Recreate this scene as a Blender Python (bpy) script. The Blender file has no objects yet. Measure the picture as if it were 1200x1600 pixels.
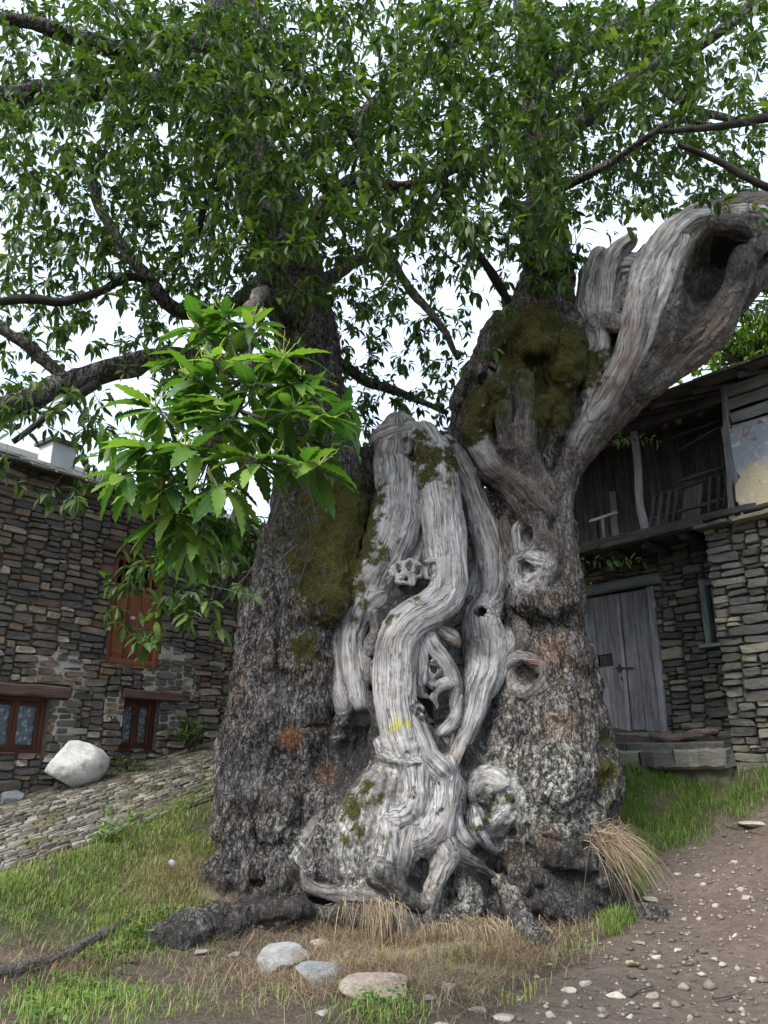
import bpy, math, random
import numpy as np
from mathutils import Vector, Matrix

# ------------------------------------------------------------------ camera, sky, sun, exposure
SC = bpy.context.scene
COL = SC.collection
random.seed(11)
RNG = np.random.default_rng(11)
TH = math.radians(17.57); FPX = 1200.0; CAMZ = 1.55
cam_data = bpy.data.cameras.new('camera')
cam = bpy.data.objects.new('camera', cam_data); COL.objects.link(cam)
cam.location = (0, 0, CAMZ); cam.rotation_euler = (math.pi/2 + TH, 0, 0)
cam_data.sensor_fit = 'HORIZONTAL'; cam_data.sensor_width = 36; cam_data.lens = 36.0
cam_data.clip_start = 0.05; cam_data.clip_end = 3000
SC.camera = cam

SUN_EL = math.radians(50); SUN_AZ = math.radians(222)     # azimuth from +Y, clockwise: behind and a little left of the camera
world = bpy.data.worlds.new('World'); SC.world = world; world.use_nodes = True
wn = world.node_tree.nodes; wl = world.node_tree.links; wn.clear()
sky = wn.new('ShaderNodeTexSky'); sky.sky_type = 'NISHITA'; sky.sun_disc = False
sky.sun_elevation = SUN_EL; sky.sun_rotation = SUN_AZ; sky.altitude = 600; sky.air_density = 1.0; sky.dust_density = 3.0
cloud = wn.new('ShaderNodeMix'); cloud.data_type = 'RGBA'; cloud.inputs['Factor'].default_value = 0.8
cloud.inputs['B'].default_value = (6.9, 8.1, 9.6, 1)      # an even, closed cloud layer
bg = wn.new('ShaderNodeBackground'); bg.inputs['Strength'].default_value = 0.05
wo = wn.new('ShaderNodeOutputWorld')
wl.new(sky.outputs['Color'], cloud.inputs['A']); wl.new(cloud.outputs['Result'], bg.inputs['Color']); wl.new(bg.outputs['Background'], wo.inputs['Surface'])
sun_d = bpy.data.lights.new('sun', 'SUN'); sun_d.energy = 1.5; sun_d.angle = math.radians(25); sun_d.color = (1.0, 0.96, 0.9)
sun = bpy.data.objects.new('sun', sun_d); COL.objects.link(sun)
_sd = Vector((math.sin(SUN_AZ)*math.cos(SUN_EL), math.cos(SUN_AZ)*math.cos(SUN_EL), math.sin(SUN_EL)))
sun.rotation_euler = _sd.to_track_quat('Z', 'Y').to_euler(); sun.location = (0, -5, 20)
SC.view_settings.view_transform = 'Standard'; SC.view_settings.look = 'None'
SC.view_settings.exposure = 2.05; SC.view_settings.gamma = 1.0; SC.view_settings.use_curve_mapping = False
SC.cycles.max_bounces = 4; SC.cycles.diffuse_bounces = 2; SC.cycles.transmission_bounces = 4; SC.cycles.transparent_max_bounces = 4

# ------------------------------------------------------------------ pixels of the photograph as directions
_c, _s = math.cos(TH), math.sin(TH)
def ray(px, py):
    x = (px-600)/FPX; v = (800-py)/FPX
    return np.array([x, _c - v*_s, _s + v*_c])
def at(px, py, Y):
    d = ray(px, py); t = Y/d[1]
    return np.array([d[0]*t, Y, CAMZ + d[2]*t])
def depth_at(px, py, Y): return Y/ray(px, py)[1]
def on_plane(px, py, p0, n):
    d = ray(px, py); o = np.array([0, 0, CAMZ]); t = np.dot(np.asarray(p0)-o, n)/np.dot(d, n)
    return o + d*t
def to_px(P):
    P = np.asarray(P, float); q = P - np.array([0, 0, CAMZ])
    f = q[..., 1]*_c + q[..., 2]*_s; u = -q[..., 1]*_s + q[..., 2]*_c
    return 600 + FPX*q[..., 0]/f, 800 - FPX*u/f, f

# ------------------------------------------------------------------ numpy noise
def _hash(ix, iy, iz, seed):
    h = (ix.astype(np.uint32)*np.uint32(374761393) + iy.astype(np.uint32)*np.uint32(668265263) + iz.astype(np.uint32)*np.uint32(2246822519) + np.uint32((seed*3266489917) & 0xffffffff))
    h = (h ^ (h >> np.uint32(13)))*np.uint32(1274126177)
    return ((h ^ (h >> np.uint32(16))) & np.uint32(0xffffff)).astype(np.float32)/np.float32(0x7fffff) - 1.0
def vnoise(P, seed=0):
    P = np.asarray(P, np.float32); i = np.floor(P).astype(np.int64); f = P - i; w = f*f*(3-2*f)
    r = 0
    for a in (0, 1):
        wx = w[:, 0] if a else 1-w[:, 0]
        for b in (0, 1):
            wy = w[:, 1] if b else 1-w[:, 1]
            for c in (0, 1):
                wz = w[:, 2] if c else 1-w[:, 2]
                r = r + wx*wy*wz*_hash(i[:, 0]+a, i[:, 1]+b, i[:, 2]+c, seed)
    return r
def fbm(P, octv=3, seed=0):
    P = np.asarray(P, np.float32); r = 0; a = 1.0; s = 0
    for k in range(octv):
        r = r + a*vnoise(P*(2**k), seed+k*17); s += a; a *= 0.5
    return r/s
def sstep(a, b, x):
    t = np.clip((x-a)/(b-a), 0, 1); return t*t*(3-2*t)

# ------------------------------------------------------------------ objects
WO = {}                                                    # object -> world origin
def origin_of(o): return WO.get(o.name, np.zeros(3))
def link(o, parent, org):
    COL.objects.link(o); WO[o.name] = np.asarray(org, float)
    if parent is not None:
        o.parent = parent; o.location = Vector(np.asarray(org, float) - origin_of(parent))
    else: o.location = Vector(org)
    return o
def make_mesh(name, V, Fc):
    me = bpy.data.meshes.new(name); V = np.asarray(V, np.float32)
    if isinstance(Fc, np.ndarray):
        n, k = Fc.shape
        me.vertices.add(len(V)); me.vertices.foreach_set('co', V.ravel())
        me.loops.add(n*k); me.loops.foreach_set('vertex_index', Fc.astype(np.int32).ravel())
        me.polygons.add(n); me.polygons.foreach_set('loop_start', np.arange(0, n*k, k, dtype=np.int32))
        me.update(calc_edges=True)
    else:
        me.from_pydata(V.tolist(), [], [list(map(int, f)) for f in Fc]); me.update()
    return me
def obj(name, V, Fc, mat=None, parent=None, attrs=None, smooth=False, org=None):
    V = np.asarray(V, float)
    if org is None: org = np.array([(V[:, 0].min()+V[:, 0].max())/2, (V[:, 1].min()+V[:, 1].max())/2, V[:, 2].min()])
    me = make_mesh(name, V-org, Fc)
    for k, a in (attrs or {}).items():
        at_ = me.attributes.new(k, 'FLOAT', 'POINT'); at_.data.foreach_set('value', np.asarray(a, np.float32))
    if smooth: me.polygons.foreach_set('use_smooth', np.ones(len(me.polygons), bool))
    if mat: me.materials.append(mat)
    return link(bpy.data.objects.new(name, me), parent, org)
def inst(name, me, parent, M, mat=None):
    o = bpy.data.objects.new(name, me); COL.objects.link(o)
    if parent is not None:
        o.parent = parent; M = Matrix.Translation(-Vector(origin_of(parent))) @ M
    o.matrix_local = M
    return o
def empty(name, loc, parent=None):
    o = bpy.data.objects.new(name, None); o.empty_display_size = 0.2
    return link(o, parent, loc)
def tag(o, label, cat, group=None, kind=None):
    o['label'] = label; o['category'] = cat
    if group: o['group'] = group
    if kind: o['kind'] = kind
    return o

class MB:                                                  # collects geometry for one mesh
    def __init__(s): s.V = []; s.F = []; s.A = {}; s.n = 0
    def add(s, V, F, **attrs):
        V = np.asarray(V, float); s.V.append(V); s.F += [[i+s.n for i in f] for f in F]; s.n += len(V)
        for k, a in attrs.items(): s.A.setdefault(k, []).append(np.broadcast_to(np.asarray(a, float), (len(V),)))
        return s
    def build(s, name, mat, parent=None, smooth=False, org=None):
        return obj(name, np.vstack(s.V), s.F, mat, parent, {k: np.concatenate(a) for k, a in s.A.items()}, smooth, org)

def unit(v): v = np.asarray(v, float); return v/ (np.linalg.norm(v)+1e-12)
def frame(d, up=(0, 0, 1)):
    d = unit(d); s = np.cross(d, up)
    if np.linalg.norm(s) < 1e-3: s = np.cross(d, (1, 0, 0))
    s = unit(s); return d, s, np.cross(s, d)

def board_geo(p0, p1, w, th, nrm=(0, 0, 1), seg=5, jit=0.004, seed=0, taper=1.0):
    """a sawn or weathered board from p0 to p1; w across, th along nrm; bevelled; grain attributes fu, fv"""
    r = np.random.default_rng(seed); p0 = np.asarray(p0, float); p1 = np.asarray(p1, float)
    d = unit(p1-p0); n = unit(np.asarray(nrm, float) - d*np.dot(nrm, d)); s = np.cross(d, n); L = np.linalg.norm(p1-p0)
    b = min(w, th)*0.14
    prof = [(-w/2+b, -th/2), (w/2-b, -th/2), (w/2, -th/2+b), (w/2, th/2-b), (w/2-b, th/2), (-w/2+b, th/2), (-w/2, th/2-b), (-w/2, -th/2+b)]
    V = []; fu = []; fv = []
    for i in range(seg+1):
        t = i/seg; sc = 1+(taper-1)*t; wob = r.normal(0, jit, 2); wl = r.normal(0, jit*1.2, 2); endj = r.normal(0, jit*2, 8) if i in (0, seg) else np.zeros(8)
        for k, (a, c) in enumerate(prof):
            aa = a*sc + (wl[0] if a > 0 else wl[1])*0.8
            V.append(p0 + d*(L*t+endj[k]) + s*(aa+wob[0]*0.5) + n*(c*sc+wob[1]*0.4)); fu.append(a+c*0.7); fv.append(L*t)
    F = []
    for i in range(seg):
        for k in range(8):
            a = i*8+k; b2 = i*8+(k+1) % 8; F.append([a, b2, b2+8, a+8])
    F.append(list(range(7, -1, -1))); F.append([seg*8+k for k in range(8)])
    return np.array(V), F, np.array(fu), np.array(fv)
_bid = [0]
def board(name, p0, p1, w, th, nrm, mat, parent, seg=5, jit=0.004, taper=1.0):
    _bid[0] += 1
    V, F, fu, fv = board_geo(p0, p1, w, th, nrm, seg, jit, _bid[0], taper)
    return obj(name, V, F, mat, parent, {'fu': fu, 'fv': fv, 'fid': np.full(len(V), _bid[0]*1.37)})

def catmull(P, R, step=None, n=None):
    P = np.asarray(P, float); R = np.asarray(R, float); Q = np.vstack([2*P[0]-P[1], P, 2*P[-1]-P[-2]]); RR = np.concatenate([[R[0]], R, [R[-1]]])
    out = []; orr = []
    for i in range(1, len(Q)-2):
        L = np.linalg.norm(Q[i+1]-Q[i]); m = n or max(2, int(math.ceil(L/step)))
        for j in range(m):
            t = j/m; a = -0.5*t+t*t-0.5*t**3; b = 1-2.5*t*t+1.5*t**3; c = 0.5*t+2*t*t-1.5*t**3; d = -0.5*t*t+0.5*t**3
            out.append(a*Q[i-1]+b*Q[i]+c*Q[i+1]+d*Q[i+2]); orr.append(RR[i]+(RR[i+1]-RR[i])*t)
    out.append(P[-1]); orr.append(R[-1])
    return np.array(out), np.array(orr)
def tube_geo(P, R, sides=6, rough=0.0, seed=0, cap=True):
    """a tapered tube along P; returns V, F(list), fu, fv"""
    P = np.asarray(P, float); R = np.asarray(R, float); n = len(P)
    T = np.gradient(P, axis=0); T /= np.linalg.norm(T, axis=1)[:, None]+1e-9
    ref = np.array([0.13, -0.97, 0.2]); S = np.cross(T, ref); S /= np.linalg.norm(S, axis=1)[:, None]+1e-9; U = np.cross(S, T)
    ang = np.arange(sides)/sides*2*math.pi
    rr = R[:, None]*np.ones((1, sides))
    L = np.concatenate([[0], np.cumsum(np.linalg.norm(np.diff(P, axis=0), axis=1))])
    if rough:
        c = np.stack([np.broadcast_to(np.cos(ang)*1.5, (n, sides)), np.broadcast_to(np.sin(ang)*1.5, (n, sides)), np.broadcast_to((L*6)[:, None], (n, sides))], -1).reshape(-1, 3)
        rr = rr*(1+rough*(fbm(c+seed*7.3, 2, seed).reshape(n, sides)))
    V = P[:, None, :] + rr[..., None]*(np.cos(ang)[None, :, None]*U[:, None, :] + np.sin(ang)[None, :, None]*S[:, None, :])
    V = V.reshape(-1, 3)
    i = np.arange(n-1)[:, None]*sides; k = np.arange(sides)[None, :]; k2 = (k+1) % sides
    F = np.stack([i+k, i+k2, i+sides+k2, i+sides+k], -1).reshape(-1, 4)
    fu = (rr*ang[None, :]).ravel(); fv = np.repeat(L, sides)
    return V, F, fu, fv
# ------------------------------------------------------------------ materials
class NT:
    def __init__(s, name):
        s.m = bpy.data.materials.new(name); s.m.use_nodes = True; s.t = s.m.node_tree; s.t.nodes.clear()
        s.out = s.t.nodes.new('ShaderNodeOutputMaterial')
    def n(s, typ, **kw):
        nd = s.t.nodes.new('ShaderNode'+typ)
        for k, v in kw.items(): setattr(nd, k, v)
        return nd
    def set(s, sock, v):
        if v is None: return
        if hasattr(v, 'is_output') or isinstance(v, bpy.types.NodeSocket): s.t.links.new(v, sock)
        else:
            if isinstance(v, (tuple, list)) and len(v) == 3 and sock.type == 'RGBA': v = (*v, 1)
            sock.default_value = v
    def attr(s, name): return s.n('Attribute', attribute_name=name).outputs['Fac']
    def math(s, op, a, b=None, clamp=False):
        nd = s.n('Math', operation=op, use_clamp=clamp); s.set(nd.inputs[0], a)
        if b is not None: s.set(nd.inputs[1], b)
        return nd.outputs[0]
    def mul(s, a, b): return s.math('MULTIPLY', a, b)
    def add(s, a, b): return s.math('ADD', a, b)
    def comb(s, x, y, z):
        nd = s.n('CombineXYZ'); s.set(nd.inputs[0], x); s.set(nd.inputs[1], y); s.set(nd.inputs[2], z); return nd.outputs[0]
    def pos(s): return s.n('NewGeometry').outputs['Position']
    def vscale(s, v, sc):
        nd = s.n('VectorMath', operation='MULTIPLY'); s.set(nd.inputs[0], v); nd.inputs[1].default_value = sc if isinstance(sc, tuple) else (sc,)*3; return nd.outputs[0]
    def vadd(s, v, w):
        nd = s.n('VectorMath', operation='ADD'); s.set(nd.inputs[0], v); s.set(nd.inputs[1], w); return nd.outputs[0]
    def noise(s, vec, scale=1.0, detail=4.0, rough=0.55, dist=0.0, out='Fac'):
        nd = s.n('TexNoise'); s.set(nd.inputs['Vector'], vec); nd.inputs['Scale'].default_value = scale; nd.inputs['Detail'].default_value = detail
        nd.inputs['Roughness'].default_value = rough; nd.inputs['Distortion'].default_value = dist; return nd.outputs[out]
    def voro(s, vec, scale=1.0, feature='F1', rnd=1.0, out='Distance'):
        nd = s.n('TexVoronoi', feature=feature); s.set(nd.inputs['Vector'], vec); nd.inputs['Scale'].default_value = scale; nd.inputs['Randomness'].default_value = rnd; return nd.outputs[out]
    def ramp(s, f, stops, interp='LINEAR'):
        nd = s.n('ValToRGB'); s.set(nd.inputs['Fac'], f); cr = nd.color_ramp; cr.interpolation = interp
        while len(cr.elements) < len(stops): cr.elements.new(0.5)
        for e, (p, c) in zip(cr.elements, stops): e.position = p; e.color = (*c, 1) if len(c) == 3 else c
        return nd.outputs['Color']
    def rng(s, f, a, b, c=0.0, d=1.0):
        nd = s.n('MapRange'); s.set(nd.inputs[0], f); nd.inputs[1].default_value = a; nd.inputs[2].default_value = b; nd.inputs[3].default_value = c; nd.inputs[4].default_value = d; return nd.outputs[0]
    def mix(s, f, a, b, mode='MIX'):
        nd = s.n('Mix', data_type='RGBA', blend_type=mode); s.set(nd.inputs['Factor'], f); s.set(nd.inputs['A'], a); s.set(nd.inputs['B'], b); return nd.outputs['Result']
    def fmix(s, f, a, b):
        nd = s.n('Mix', data_type='FLOAT'); s.set(nd.inputs[0], f); s.set(nd.inputs[2], a); s.set(nd.inputs[3], b); return nd.outputs[0]
    def bump(s, h, dist=0.01, strength=1.0, nrm=None):
        nd = s.n('Bump'); s.set(nd.inputs['Height'], h); nd.inputs['Distance'].default_value = dist; nd.inputs['Strength'].default_value = strength
        if nrm is not None: s.set(nd.inputs['Normal'], nrm)
        return nd.outputs['Normal']
    def princ(s, col, rough=0.85, nrm=None, spec=0.25, metal=0.0):
        p = s.n('BsdfPrincipled'); s.set(p.inputs['Base Color'], col); s.set(p.inputs['Roughness'], rough); p.inputs['Specular IOR Level'].default_value = spec; p.inputs['Metallic'].default_value = metal
        if nrm is not None: s.set(p.inputs['Normal'], nrm)
        s.t.links.new(p.outputs[0], s.out.inputs['Surface']); return p

def mat_tree():
    m = NT('old_chestnut_wood_and_bark')
    fu, fv, fid = m.attr('fu'), m.attr('fv'), m.attr('fid'); P = m.pos()
    nA = m.noise(P, 20.0, 4.0, 0.62); nB = m.noise(P, 8.0, 5.0, 0.65)
    warp = m.noise(P, 3.0, 2.0, 0.6); fuw = m.add(fu, m.mul(m.math('SUBTRACT', warp, 0.5), 0.10))
    # weathered wood: fibres along the strand, long drying cracks
    fib = m.noise(m.comb(m.mul(fuw, 70.0), m.mul(fv, 3.0), fid), 1.0, 5.0, 0.65)
    ring = m.noise(m.comb(m.mul(fuw, 16.0), m.mul(fv, 1.1), m.add(fid, 5.0)), 1.0, 3.0, 0.55)
    c1 = m.math('ABSOLUTE', m.math('SUBTRACT', m.noise(m.comb(m.mul(fuw, 13.0), m.mul(fv, 0.75), m.add(fid, 9.0)), 1.0, 2.0, 0.45), 0.5))
    c2 = m.math('ABSOLUTE', m.math('SUBTRACT', m.noise(m.comb(m.mul(fuw, 34.0), m.mul(fv, 1.3), m.add(fid, 3.0)), 1.0, 2.0, 0.5), 0.5))
    crack = m.math('MAXIMUM', m.rng(c1, 0.011, 0.003), m.mul(m.rng(c2, 0.017, 0.003), m.rng(nB, 0.42, 0.55, 0.0, 0.8)))
    wtone = m.add(m.mul(fib, 0.6), m.mul(ring, 0.5))
    wood = m.ramp(wtone, [(0.36, (.07, .062, .056)), (0.46, (.185, .174, .166)), (0.56, (.32, .31, .305)), (0.70, (.48, .47, .468))])
    blot = nB
    wood = m.mix(m.rng(blot, 0.45, 0.72), wood, m.mix(1.0, wood, (.80, .70, .62), 'MULTIPLY'))
    wood = m.mix(m.mul(crack, 0.72), wood, (.03, .026, .023))
    wood = m.mix(m.attr('tone'), wood, m.mix(1.0, wood, (.36, .295, .245), 'MULTIPLY'))
    # bark: furrowed, stretched upwards, warped by swellings
    PW = m.vadd(P, m.vscale(m.noise(P, 3.5, 2.0, 0.5, 0, 'Color'), 0.10))
    bv = m.vscale(PW, (1.0, 1.0, 0.27))
    bn = m.noise(m.vscale(PW, (1.0, 1.0, 0.45)), 46.0, 5.0, 0.68); br_ = m.noise(P, 6.0, 3.0, 0.55)
    rid = m.math('ABSOLUTE', m.math('SUBTRACT', m.noise(bv, 15.0, 4.0, 0.6, 0.25), 0.5))
    rid2 = m.math('ABSOLUTE', m.math('SUBTRACT', m.noise(m.vscale(PW, (1.0, 1.0, 0.7)), 24.0, 4.0, 0.62, 0.2), 0.5))
    fis = m.mul(m.rng(rid, 0.0, 0.05), m.rng(rid2, 0.0, 0.04, 0.35, 1.0))
    bh = m.add(m.mul(fis, 0.6), m.mul(bn, 0.5))
    fine = m.noise(m.vscale(PW, (1.0, 1.0, 0.5)), 120.0, 3.0, 0.7)
    plate = m.ramp(m.add(m.add(m.mul(bn, 0.45), m.mul(br_, 0.3)), m.mul(nB, 0.25)), [(0.36, (.062, .053, .047)), (0.5, (.155, .138, .126)), (0.66, (.35, .33, .312))])
    bark = m.mix(fis, (.010, .008, .007), plate)
    bark = m.mix(m.rng(m.noise(P, 2.4, 4.0), 0.5, 0.7), bark, m.mix(1.0, bark, (1.0, .84, .70), 'MULTIPLY'))
    w = m.attr('wood'); wj = m.rng(m.add(w, m.mul(m.math('SUBTRACT', nA, 0.5), 0.55)), 0.3, 0.7)
    col = m.mix(wj, bark, wood)
    pale = m.math('MULTIPLY', m.attr('pale'), m.rng(nA, 0.35, 0.6), True)
    col = m.mix(m.mul(pale, .8), col, m.mix(fib, (.34, .325, .315), (.62, .60, .58)))
    rot = m.math('MULTIPLY', m.attr('rot'), m.rng(nA, 0.35, 0.55), True)
    col = m.mix(rot, col, m.mix(fine, (.09, .035, .012), (.34, .15, .06)))
    red = m.math('MULTIPLY', m.attr('red'), m.rng(m.noise(m.comb(m.mul(fuw, 26.0), m.mul(fv, 1.6), fid), 1.0, 3.0), 0.38, 0.54), True)
    col = m.mix(m.mul(red, 0.9), col, m.mix(fib, (.075, .04, .028), (.30, .20, .155)))
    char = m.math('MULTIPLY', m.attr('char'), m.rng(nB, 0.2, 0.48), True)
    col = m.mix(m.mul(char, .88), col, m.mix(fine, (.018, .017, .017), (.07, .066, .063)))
    lich = m.math('MULTIPLY', m.attr('lich'), m.rng(nA, 0.50, 0.60), True)
    col = m.mix(m.mul(lich, .9), col, m.mix(fine, (.36, .37, .29), (.60, .61, .54)))
    yel = m.math('MULTIPLY', m.attr('yel'), m.rng(nA, 0.47, 0.54), True)
    col = m.mix(yel, col, (.46, .40, .05))
    mo = m.rng(m.add(m.attr('moss'), m.mul(m.math('SUBTRACT', nB, 0.5), 1.9)), 0.42, 0.66)
    mn = m.noise(P, 75.0, 4.0, 0.7)
    col = m.mix(mo, col, m.ramp(mn, [(0.34, (.010, .009, .003)), (0.5, (.045, .042, .009)), (0.68, (.14, .125, .026))]))
    hw = m.math('SUBTRACT', m.add(m.mul(fib, 0.55), m.mul(ring, 0.8)), m.mul(crack, 1.3))
    hb = m.add(m.add(m.mul(fis, 1.9), m.mul(bn, 1.3)), m.mul(fine, 0.35))
    h = m.fmix(wj, hb, hw); h = m.fmix(mo, h, m.mul(mn, 2.2))
    m.princ(col, m.fmix(wj, 0.9, 0.74), m.bump(h, 0.016, 0.9), 0.22)
    return m.m
def mat_woodgrain(name, ramp, knots=0.3, bump=0.004, rough=0.85, hue=None):
    """weathered sawn timber; grain follows the board"""
    m = NT(name); fu, fv, fid = m.attr('fu'), m.attr('fv'), m.attr('fid'); P = m.pos()
    wp = m.math('SUBTRACT', m.noise(m.comb(m.mul(fu, 6.0), m.mul(fv, 2.0), fid), 1.0, 2.0), 0.5)
    fuw = m.add(fu, m.mul(wp, 0.05))
    g = m.noise(m.comb(m.mul(fuw, 110.0), m.mul(fv, 3.0), fid), 1.0, 5.0, 0.65)
    b = m.noise(m.comb(m.mul(fuw, 14.0), m.mul(fv, 1.2), m.add(fid, 4.0)), 1.0, 4.0, 0.6)
    t = m.add(m.mul(g, 0.55), m.mul(b, 0.5))
    col = m.ramp(t, ramp)
    tone = m.n('TexWhiteNoise', noise_dimensions='1D'); m.set(tone.inputs['W'], fid)
    hs = m.n('HueSaturation'); m.set(hs.inputs['Color'], col); m.set(hs.inputs['Value'], m.rng(tone.outputs['Value'], 0, 1, 0.72, 1.25))
    col = hs.outputs[0]
    st = m.rng(m.noise(P, 5.0, 5.0, 0.65), 0.5, 0.75)
    col = m.mix(m.mul(st, 0.5), col, m.mix(1.0, col, (.45, .43, .42), 'MULTIPLY'))
    m.princ(col, rough, m.bump(t, bump, 0.9), 0.2); return m.m
def mat_stone(name, stops, src='OBJECT', moss=0.0, scale=1.0, rough=0.85, layered=False):
    m = NT(name); P = m.pos()
    r = m.n('ObjectInfo').outputs['Random'] if src == 'OBJECT' else m.attr('rnd')
    col = m.ramp(r, stops, 'CONSTANT' if False else 'LINEAR')
    Ps = m.vscale(P, (scale, scale, scale*(3.5 if layered else 1.0)))
    n1 = m.noise(Ps, 9.0, 6.0, 0.65); n2 = m.noise(Ps, 45.0, 4.0, 0.7)
    hs = m.n('HueSaturation'); m.set(hs.inputs['Color'], col); m.set(hs.inputs['Value'], m.rng(m.add(m.mul(n1, .6), m.mul(n2, .4)), 0.3, 0.7, 0.55, 1.5)); col = hs.outputs[0]
    ru = m.rng(m.noise(Ps, 5.0, 4.0), 0.56, 0.68); col = m.mix(m.mul(ru, 0.45), col, (.19, .125, .07))
    li = m.rng(m.noise(P, 21.0, 4.0, 0.6), 0.66, 0.72); col = m.mix(m.mul(li, 0.55), col, (.36, .36, .31))
    if moss:
        mo = m.rng(m.noise(P, 3.2, 5.0, 0.65), 0.62-moss*0.2, 0.72-moss*0.2); col = m.mix(m.mul(mo, 0.85), col, m.mix(n2, (.025, .03, .008), (.09, .10, .022)))
    m.princ(col, rough, m.bump(m.add(n1, m.mul(n2, 0.5)), 0.018, 0.9), 0.25); return m.m
def mat_flat(name, c1, c2, scale=8.0, rough=0.85, bump=0.01, detail=5.0, spec=0.25, metal=0.0):
    m = NT(name); P = m.pos(); n = m.noise(P, scale, detail, 0.62); f = m.noise(P, scale*7, 3.0, 0.6)
    t = m.add(m.mul(n, 0.7), m.mul(f, 0.3)); m.princ(m.mix(m.rng(t, 0.32, 0.68), c1, c2), rough, m.bump(t, bump, 0.8), spec, metal); return m.m
def mat_leaf(name, stops, trans=0.4, src='ATTR', rough=0.45, tcol=(1.0, 1.15, .45), spec=0.3):
    m = NT(name)
    r = m.attr('rnd') if src == 'ATTR' else m.n('ObjectInfo').outputs['Random']
    col = m.ramp(r, stops)
    lu, lv = m.attr('lu'), m.attr('lv')                    # along, across the blade
    vein = m.math('ABSOLUTE', m.math('SINE', m.mul(m.math('SUBTRACT', lu, m.mul(m.math('ABSOLUTE', lv), 0.9)), 44.0)))
    rib = m.rng(m.math('ABSOLUTE', lv), 0.012, 0.0)
    col = m.mix(m.mul(m.rng(vein, 0.25, 0.0), 0.30), col, m.mix(1.0, col, (1.9, 1.7, 1.6), 'MULTIPLY'))
    col = m.mix(m.mul(rib, 0.6), col, (.20, .26, .09))
    p = m.princ(col, rough, m.bump(m.add(vein, rib), 0.0012, 0.6), spec)
    t = m.n('BsdfTranslucent'); m.set(t.inputs['Color'], m.mix(1.0, col, tcol, 'MULTIPLY'))
    mx = m.n('MixShader'); mx.inputs[0].default_value = trans; m.t.links.new(p.outputs[0], mx.inputs[1]); m.t.links.new(t.outputs[0], mx.inputs[2]); m.t.links.new(mx.outputs[0], m.out.inputs['Surface'])
    return m.m
def mat_blade(name, stops, trans=0.3, rough=0.6):
    m = NT(name); col = m.ramp(m.attr('rnd'), stops); col = m.mix(m.mul(m.attr('lu'), 0.35), col, m.mix(1.0, col, (1.5, 1.35, 1.2), 'MULTIPLY'))
    p = m.princ(col, rough, None, 0.2); t = m.n('BsdfTranslucent'); m.set(t.inputs['Color'], col)
    mx = m.n('MixShader'); mx.inputs[0].default_value = trans; m.t.links.new(p.outputs[0], mx.inputs[1]); m.t.links.new(t.outputs[0], mx.inputs[2]); m.t.links.new(mx.outputs[0], m.out.inputs['Surface'])
    return m.m
def mat_ground():
    m = NT('village_ground'); P = m.pos()
    n1 = m.noise(P, 1.6, 6.0, 0.65); n2 = m.noise(P, 14.0, 6.0, 0.7); n3 = m.noise(P, 70.0, 3.0, 0.6)
    t = m.add(m.mul(n2, 0.6), m.mul(n3, 0.4))
    soil = m.ramp(t, [(0.3, (.034, .026, .020)), (0.5, (.082, .064, .050)), (0.72, (.16, .13, .105))])
    dirt = m.ramp(m.add(m.mul(t, 0.8), m.mul(n1, 0.2)), [(0.32, (.055, .042, .034)), (0.5, (.125, .096, .078)), (0.7, (.21, .168, .14))])
    dry = m.ramp(t, [(0.3, (.10, .08, .055)), (0.55, (.23, .19, .135)), (0.75, (.38, .32, .24))])
    grn = m.ramp(t, [(0.3, (.026, .032, .012)), (0.55, (.07, .085, .03)), (0.75, (.13, .14, .055))])
    br = m.mul(m.math('SUBTRACT', m.noise(P, 6.0, 5.0, 0.7), 0.5), 1.0)
    col = m.mix(m.rng(m.add(m.attr('dirt'), br), 0.35, 0.65), soil, dirt)
    col = m.mix(m.mul(m.rng(m.add(m.attr('dry'), br), 0.4, 0.8), 0.75), col, dry)
    col = m.mix(m.mul(m.rng(m.add(m.attr('green'), br), 0.4, 0.75), 0.6), col, grn)
    m.princ(col, 0.93, m.bump(m.add(n2, m.mul(n3, 0.5)), 0.03, 0.9), 0.15); return m.m

M = {}
M['tree'] = mat_tree()
M['twig'] = mat_flat('twig_bark', (.035, .030, .026), (.12, .105, .092), 14, 0.9, 0.01)
M['branch'] = mat_flat('mossy_branch_bark', (.012, .010, .008), (.05, .044, .034), 9, 0.92, 0.03)
G4 = [(0.0, (.014, .036, .008)), (0.35, (.032, .070, .014)), (0.7, (.072, .125, .024)), (1.0, (.18, .25, .05))]
M['leaf'] = mat_leaf('chestnut_leaf', G4, 0.36)
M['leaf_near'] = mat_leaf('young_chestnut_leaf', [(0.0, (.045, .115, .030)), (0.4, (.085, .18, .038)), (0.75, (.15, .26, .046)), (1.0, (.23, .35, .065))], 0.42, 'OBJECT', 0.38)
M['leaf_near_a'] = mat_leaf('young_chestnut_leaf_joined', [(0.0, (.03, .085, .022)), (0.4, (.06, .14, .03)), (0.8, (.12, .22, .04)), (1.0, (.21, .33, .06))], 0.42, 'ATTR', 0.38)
M['leaf_bright'] = mat_leaf('yellow_green_tree_leaf', [(0.0, (.06, .13, .015)), (0.5, (.13, .24, .03)), (1.0, (.22, .33, .05))], 0.45)  # lighter yellow-green foliage of the background trees
M['weed'] = mat_leaf('weed_leaf', [(0.0, (.035, .085, .015)), (0.5, (.075, .16, .03)), (1.0, (.14, .25, .05))], 0.3)
M['catkin'] = mat_flat('catkin', (.24, .30, .06), (.42, .47, .14), 40, 0.8, 0.004)
M['grass'] = mat_blade('grass_blade', [(0.0, (.07, .14, .026)), (0.45, (.16, .26, .055)), (0.78, (.24, .31, .09)), (1.0, (.44, .37, .19))])
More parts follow.
